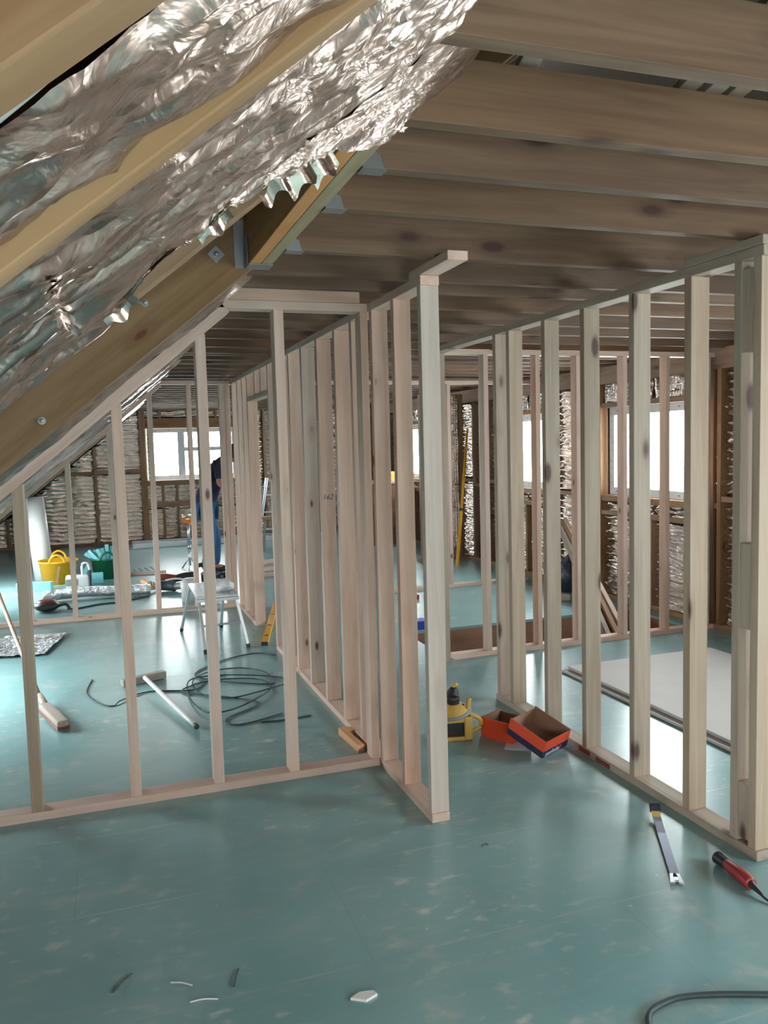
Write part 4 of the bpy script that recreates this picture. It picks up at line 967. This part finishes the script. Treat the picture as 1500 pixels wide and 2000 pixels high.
# stepladder and trestle clutter through the doorway
t = empty('step_ladder', (2.45, 13.2, 0), 'aluminium stepladder standing open beyond the doorway', 'stepladder')
for (p, q) in (((2.32, 13.0, 0), (2.55, 13.2, 1.1)), ((2.74, 12.95, 0), (2.72, 13.15, 1.1)), ((2.37, 13.7, 0), (2.55, 13.25, 1.1)), ((2.80, 13.6, 0), (2.72, 13.2, 1.1))): MB().cyl(p, q, 0.022, n=8).build('rail', M_ALU, t)
for f_ in (0.25, 0.5, 0.75, 0.97): MB().box((2.32+0.23*f_, 13.00+0.18*f_, 1.1*f_-0.01), (2.73, 13.09+0.18*f_, 1.1*f_+0.01), 0.003).build('tread', M_ALU, t)
tag(timber('plank', (2.25, 12.45, 0.515), (2.80, 12.70, 0.515), 0.20, 0.035, M_OLD), 'brown plank laid across behind the doorway clutter', 'plank')
t = empty('trestle', (2.6, 12.8, 0), 'dark steel trestle under the brown plank beyond the doorway', 'trestle')
for (p, q) in (((2.30, 12.35, 0), (2.35, 12.46, 0.492)), ((2.34, 12.64, 0), (2.35, 12.50, 0.495)), ((2.70, 12.5, 0), (2.70, 12.64, 0.495)), ((2.72, 12.80, 0), (2.70, 12.67, 0.495))): MB().cyl(p, q, 0.018, n=8).build('leg', M_GREYC, t)
for k, (a, c) in enumerate((((1.95, 10.9, 0.025), (2.35, 11.3, 0.025)), ((1.85, 10.35, 0.025), (2.4, 10.5, 0.025)), ((1.75, 9.95, 0.025), (2.3, 9.9, 0.025)))):
    tag(timber('timber_length', a, c, 0.08, 0.045, M_PALE), ['pale timber on the floor beyond the doorway, furthest of three', 'pale timber on the floor beyond the doorway, middle of three', 'pale timber on the floor beyond the doorway, nearest of three'][k], 'timber')
# white tube leaning at the low end of the roof
t = MB().lathe([(0.0, 0.0), (0.12, 0.0), (0.12, 1.06), (0.112, 1.06), (0.112, 0.01), (0, 0.01)], n=32).build('white_tube', M_WHITE, None, Matrix.Translation((-0.76, 11.15, 0.0)) @ Matrix.Rotation(-0.07, 4, 'Y'), True)
tag(t, 'tall white tube standing behind the yellow tub under the low roof', 'tube')
tag(timber('board_strip', (-1.0, 10.3, 0.05), (-0.62, 10.2, 0.05), 0.10, 0.10, M_CYAN), 'low turquoise block at the foot of the white tube', 'board piece')

# ------------------------------------------------------------------ right-hand rooms
t = empty('board_stack', (3.5, 3.98, 0), 'two large pale boards stacked flat on the floor behind the grey-brown studs', 'board stack')
t.name = 'pale_board'
t['label'] = 'upper large pale board lying flat behind the grey-brown studs'; t['category'] = 'board'; t['group'] = 'pale boards on the floor'
MB().box((2.965, 2.60, 0.026), (4.17, 4.79, 0.044), 0.001).build('board', M_BOARD, t)
t = empty('pale_board', (3.5, 3.98, 0), 'lower large pale board sticking out slightly under the upper one', 'board', 'pale boards on the floor')
MB().box((2.925, 2.55, 0.004), (4.13, 4.81, 0.020), 0.001).build('board', M_BOARD, t)
MB().box((2.935, 2.56, 0.0), (4.12, 4.80, 0.004)).build('underside', M_PEDGE, t)
tag(MB().box((2.975, 2.62, 0.0202), (4.10, 4.77, 0.0258)).build('packing_strip', M_PEDGE), 'thin dark packing layer between the two pale boards', 'packing')
# planks rising out of the stair opening and leaning towards the right wall
for k, (dx, dz, w_, m) in enumerate(((0.0, 0.0, 0.12, M_OLD), (-0.085, -0.02, 0.10, M_GREY), (0.075, 0.03, 0.09, M_PALE))):
    p = Vector((4.10+dx, 5.72, -0.24+dz)); q = Vector((4.62+dx*0.3, 7.55, 0.70+dz))
    tag(timber('plank', p, q, 0.04, w_, m), ['brown plank slanting up out of the stair opening, middle of three', 'grey plank slanting up out of the stair opening, lowest of three', 'pale plank slanting up out of the stair opening, topmost of three'][k], 'plank', 'planks slanting out of the stair opening')
# black sack
b = MB(); bmesh.ops.create_icosphere(b.b, subdivisions=4, radius=1.0)
for v in b.b.verts:
    z = v.co.z; r = 0.20*(1-0.35*max(z, 0)**1.5) * (1+0.12*noise.noise(v.co*3.1)+0.05*noise.noise(v.co*9))
    neck = 1.0 if z < 0.55 else max(0.28, 1-(z-0.55)*1.8)
    v.co = Vector((v.co.x*r*neck*0.62, v.co.y*r*neck*0.8, (max(z, -0.75)+0.75)*0.235))
tag(b.build('rubble_sack', M_BAG, None, Matrix.Translation((4.61, 7.42, 0.0)), True), 'shiny black rubble sack standing by the right wall behind the planks', 'sack')
tag(timber('timber_offcut', (4.20, 7.02, 0.03), (4.34, 6.98, 0.03), 0.07, 0.055, M_PALE), 'small pale offcut on the floor beside the black sack', 'offcut')
# yellow staff
t = empty('levelling_staff', (4.25, 9.72, 0), 'long yellow staff leaning to the right behind the narrow gap', 'staff')
P = Vector((4.30, 9.60, 0.0)); Q = Vector((4.72, 10.11, 1.78)); m, Ln = frame_from(P, Q, (0, -1, 0))
for a, c, r in ((0, 0.40, 0.034), (0.40, 0.80, 0.028), (0.80, 1.0, 0.022)): MB().box((Ln*a, -r/2, -r/2), (Ln*c, r/2, r/2), 0.002).build('section', M_YTUB, t, Matrix.Translation(P) @ m)
MB().box((Ln*0.39, -0.02, -0.02), (Ln*0.41, 0.02, 0.02)).build('clamp', M_BLACK, t, Matrix.Translation(P) @ m)
# small coloured things seen beside the end stud
t = tag(MB().box((2.46, 6.42, 0.0), (2.60, 6.56, 0.075), 0.006).build('blue_box', plain('blue_plastic', (0.03, 0.06, 0.45), 0.4)), 'small blue box on the floor beside the stair opening', 'box')
t = tag(MB().box((2.86, 7.7, 0.0), (3.02, 7.83, 0.05), 0.006).build('red_case', M_REDP), 'small red case on the floor in front of the far right partition', 'case')
t = empty('site_bench', (4.2, 12.3, 0), 'brown bench with a yellow box on it, glimpsed between two studs', 'bench')
MB().box((3.95, 12.1, 0.98), (4.6, 12.5, 1.02)).build('top', M_PALE, t); MB().box((3.98, 12.12, 0.0), (4.57, 12.16, 0.98)).build('front_panel', M_RED, t); MB().box((3.98, 12.44, 0), (4.57, 12.48, 0.98)).build('rear_panel', M_RED, t)
tag(MB().box((4.15, 12.2, 1.021), (4.45, 12.4, 1.16), 0.01).build('yellow_box', M_YEL), 'yellow box standing on the brown bench', 'box')

# ------------------------------------------------------------------ the worker
def skin_obj(name, pts, edges, rad, mat, parent, levels=2, root=0):
    me = bpy.data.meshes.new(name); me.from_pydata([tuple(p) for p in pts], edges, [])
    o = put(name, me, mat, parent)
    sk = o.modifiers.new('skin', 'SKIN'); sk.use_smooth_shade = True
    for i, v in enumerate(me.skin_vertices[0].data):
        r = rad[i]; v.radius = r if isinstance(r, tuple) else (r, r); v.use_root = (i == root)
    sb = o.modifiers.new('sub', 'SUBSURF'); sb.levels = levels; sb.render_levels = levels
    return o
wk = empty('person', (1.25, 10.45, 0), 'person in a dark T-shirt and blue jeans bending forward beyond the far left partition', 'person')
J = {'pel': (1.205, 10.42, 0.86), 'waist': (1.225, 10.42, 1.02), 'chest': (1.31, 10.42, 1.24), 'neck': (1.455, 10.42, 1.46), 'head0': (1.53, 10.42, 1.50), 'head1': (1.61, 10.42, 1.54),
     'hl': (1.22, 10.34, 0.84), 'kl': (1.25, 10.30, 0.46), 'al': (1.15, 10.26, 0.09), 'tl': (1.31, 10.25, 0.035),
     'hr': (1.23, 10.50, 0.84), 'kr': (1.35, 10.56, 0.46), 'ar': (1.335, 10.60, 0.09), 'tr': (1.49, 10.62, 0.035),
     'sl': (1.40, 10.25, 1.38), 'el': (1.36, 10.17, 1.17), 'wl': (1.56, 10.20, 1.04), 'sr': (1.42, 10.60, 1.38), 'er': (1.46, 10.68, 1.13), 'wr': (1.65, 10.58, 1.02)}
nm = list(J); ix = {k: i for i, k in enumerate(nm)}
E = [('pel', 'waist'), ('waist', 'chest'), ('chest', 'neck'), ('neck', 'head0'), ('head0', 'head1'), ('pel', 'hl'), ('hl', 'kl'), ('kl', 'al'), ('al', 'tl'), ('pel', 'hr'), ('hr', 'kr'), ('kr', 'ar'), ('ar', 'tr'), ('chest', 'sl'), ('sl', 'el'), ('el', 'wl'), ('chest', 'sr'), ('sr', 'er'), ('er', 'wr')]
R_ = {'pel': (0.13, 0.105), 'waist': (0.125, 0.10), 'chest': (0.15, 0.115), 'neck': 0.055, 'head0': 0.062, 'head1': 0.085, 'hl': 0.085, 'kl': 0.058, 'al': 0.04, 'tl': 0.035, 'hr': 0.085, 'kr': 0.058, 'ar': 0.04, 'tr': 0.035, 'sl': 0.058, 'el': 0.042, 'wl': 0.028, 'sr': 0.058, 'er': 0.042, 'wr': 0.028}
# hands: palm and five curled fingers each
P_ = [Vector(J[k]) for k in nm]; Ed = [(ix[a], ix[c]) for a, c in E]; Rd = [R_[k] for k in nm]
for w_, e_ in (('wl', 'el'), ('wr', 'er')):
    d = (Vector(J[w_])-Vector(J[e_])).normalized(); side = d.cross(Vector((0, 0, 1))).normalized(); dn = d.cross(side)
    if dn.z > 0: dn = -dn
    palm = len(P_); P_.append(Vector(J[w_])+d*0.06); Rd.append((0.030, 0.016)); Ed.append((ix[w_], palm))
    for k, ln in enumerate((0.075, 0.085, 0.080, 0.062)):
        o_ = (k-1.5)*0.021; base = len(P_)
        P_.append(Vector(J[w_])+d*0.092+side*o_); Rd.append(0.0095); Ed.append((palm, base))
        P_.append(P_[base]+d*ln*0.5+dn*0.010); Rd.append(0.0088); Ed.append((base, base+1))
        P_.append(P_[base+1]+d*ln*0.28+dn*0.028); Rd.append(0.0078); Ed.append((base+1, base+2))
    th_ = len(P_); P_.append(Vector(J[w_])+d*0.045-side*0.038+dn*0.01); Rd.append(0.011); Ed.append((palm, th_))
    P_.append(P_[th_]+d*0.035-side*0.012+dn*0.016); Rd.append(0.0095); Ed.append((th_, th_+1))
body = skin_obj('body', P_, Ed, Rd, M_SKIN, wk)
# head with face features, as hair and ears
hc = Vector((1.625, 10.42, 1.53))
MB().sph(hc, 0.10, (1.02, 0.80, 1.15), 24).build('head', M_SKIN, wk, None, True)
MB().sph(hc+Vector((-0.012, 0, 0.022)), 0.105, (1.0, 0.83, 1.08), 24).build('hair', M_HAIR, wk, None, True)
MB().sph(hc+Vector((0.105, 0, -0.02)), 0.014, (1, .8, 1.3), 10).build('nose', M_SKIN, wk, None, True)
for s in (-1, 1):
    MB().sph(hc+Vector((0.0, s*0.082, -0.01)), 0.025, (0.6, 0.35, 1), 10).build('ear', M_SKIN, wk, None, True)
    MB().sph(hc+Vector((0.090, s*0.032, 0.012)), 0.011, (0.6, 1, 0.7), 10).build('eye', M_BLACK, wk, None, True)
MB().sph(hc+Vector((0.092, 0, -0.055)), 0.02, (0.5, 1.1, 0.3), 10).build('mouth', M_REDB, wk, None, True)
sh = ['pel', 'waist', 'chest', 'neck', 'sl', 'el', 'sr', 'er']
SP = [Vector(J[k]) for k in sh]; SP[0] = Vector(J['pel'])+Vector((0, 0, -0.02)); SP[3] = Vector(J['chest']).lerp(Vector(J['neck']), 0.72); SP[5] = Vector(J['sl']).lerp(Vector(J['el']), 0.85); SP[7] = Vector(J['sr']).lerp(Vector(J['er']), 0.85)
skin_obj('t_shirt', SP, [(0, 1), (1, 2), (2, 3), (2, 4), (4, 5), (2, 6), (6, 7)], [(0.168, 0.150), (0.172, 0.150), (0.190, 0.165), 0.09, 0.082, 0.066, 0.082, 0.066], M_SHIRT, wk)
jn = ['pel', 'hl', 'kl', 'al', 'hr', 'kr', 'ar']
JP = [Vector(J[k]) for k in jn]
skin_obj('jeans', JP, [(0, 1), (1, 2), (2, 3), (0, 4), (4, 5), (5, 6)], [(0.138, 0.118), 0.10, 0.072, 0.056, 0.10, 0.072, 0.056], M_JEAN, wk)
for a, c in (('al', 'tl'), ('ar', 'tr')):
    p = Vector(J[a]); q = Vector(J[c])
    MB().sph(((p.x+q.x)/2-0.01, (p.y+q.y)/2, 0.045), 0.05, (2.5, 0.95, 0.9), 18).build('shoe', M_BLACK, wk, None, True)
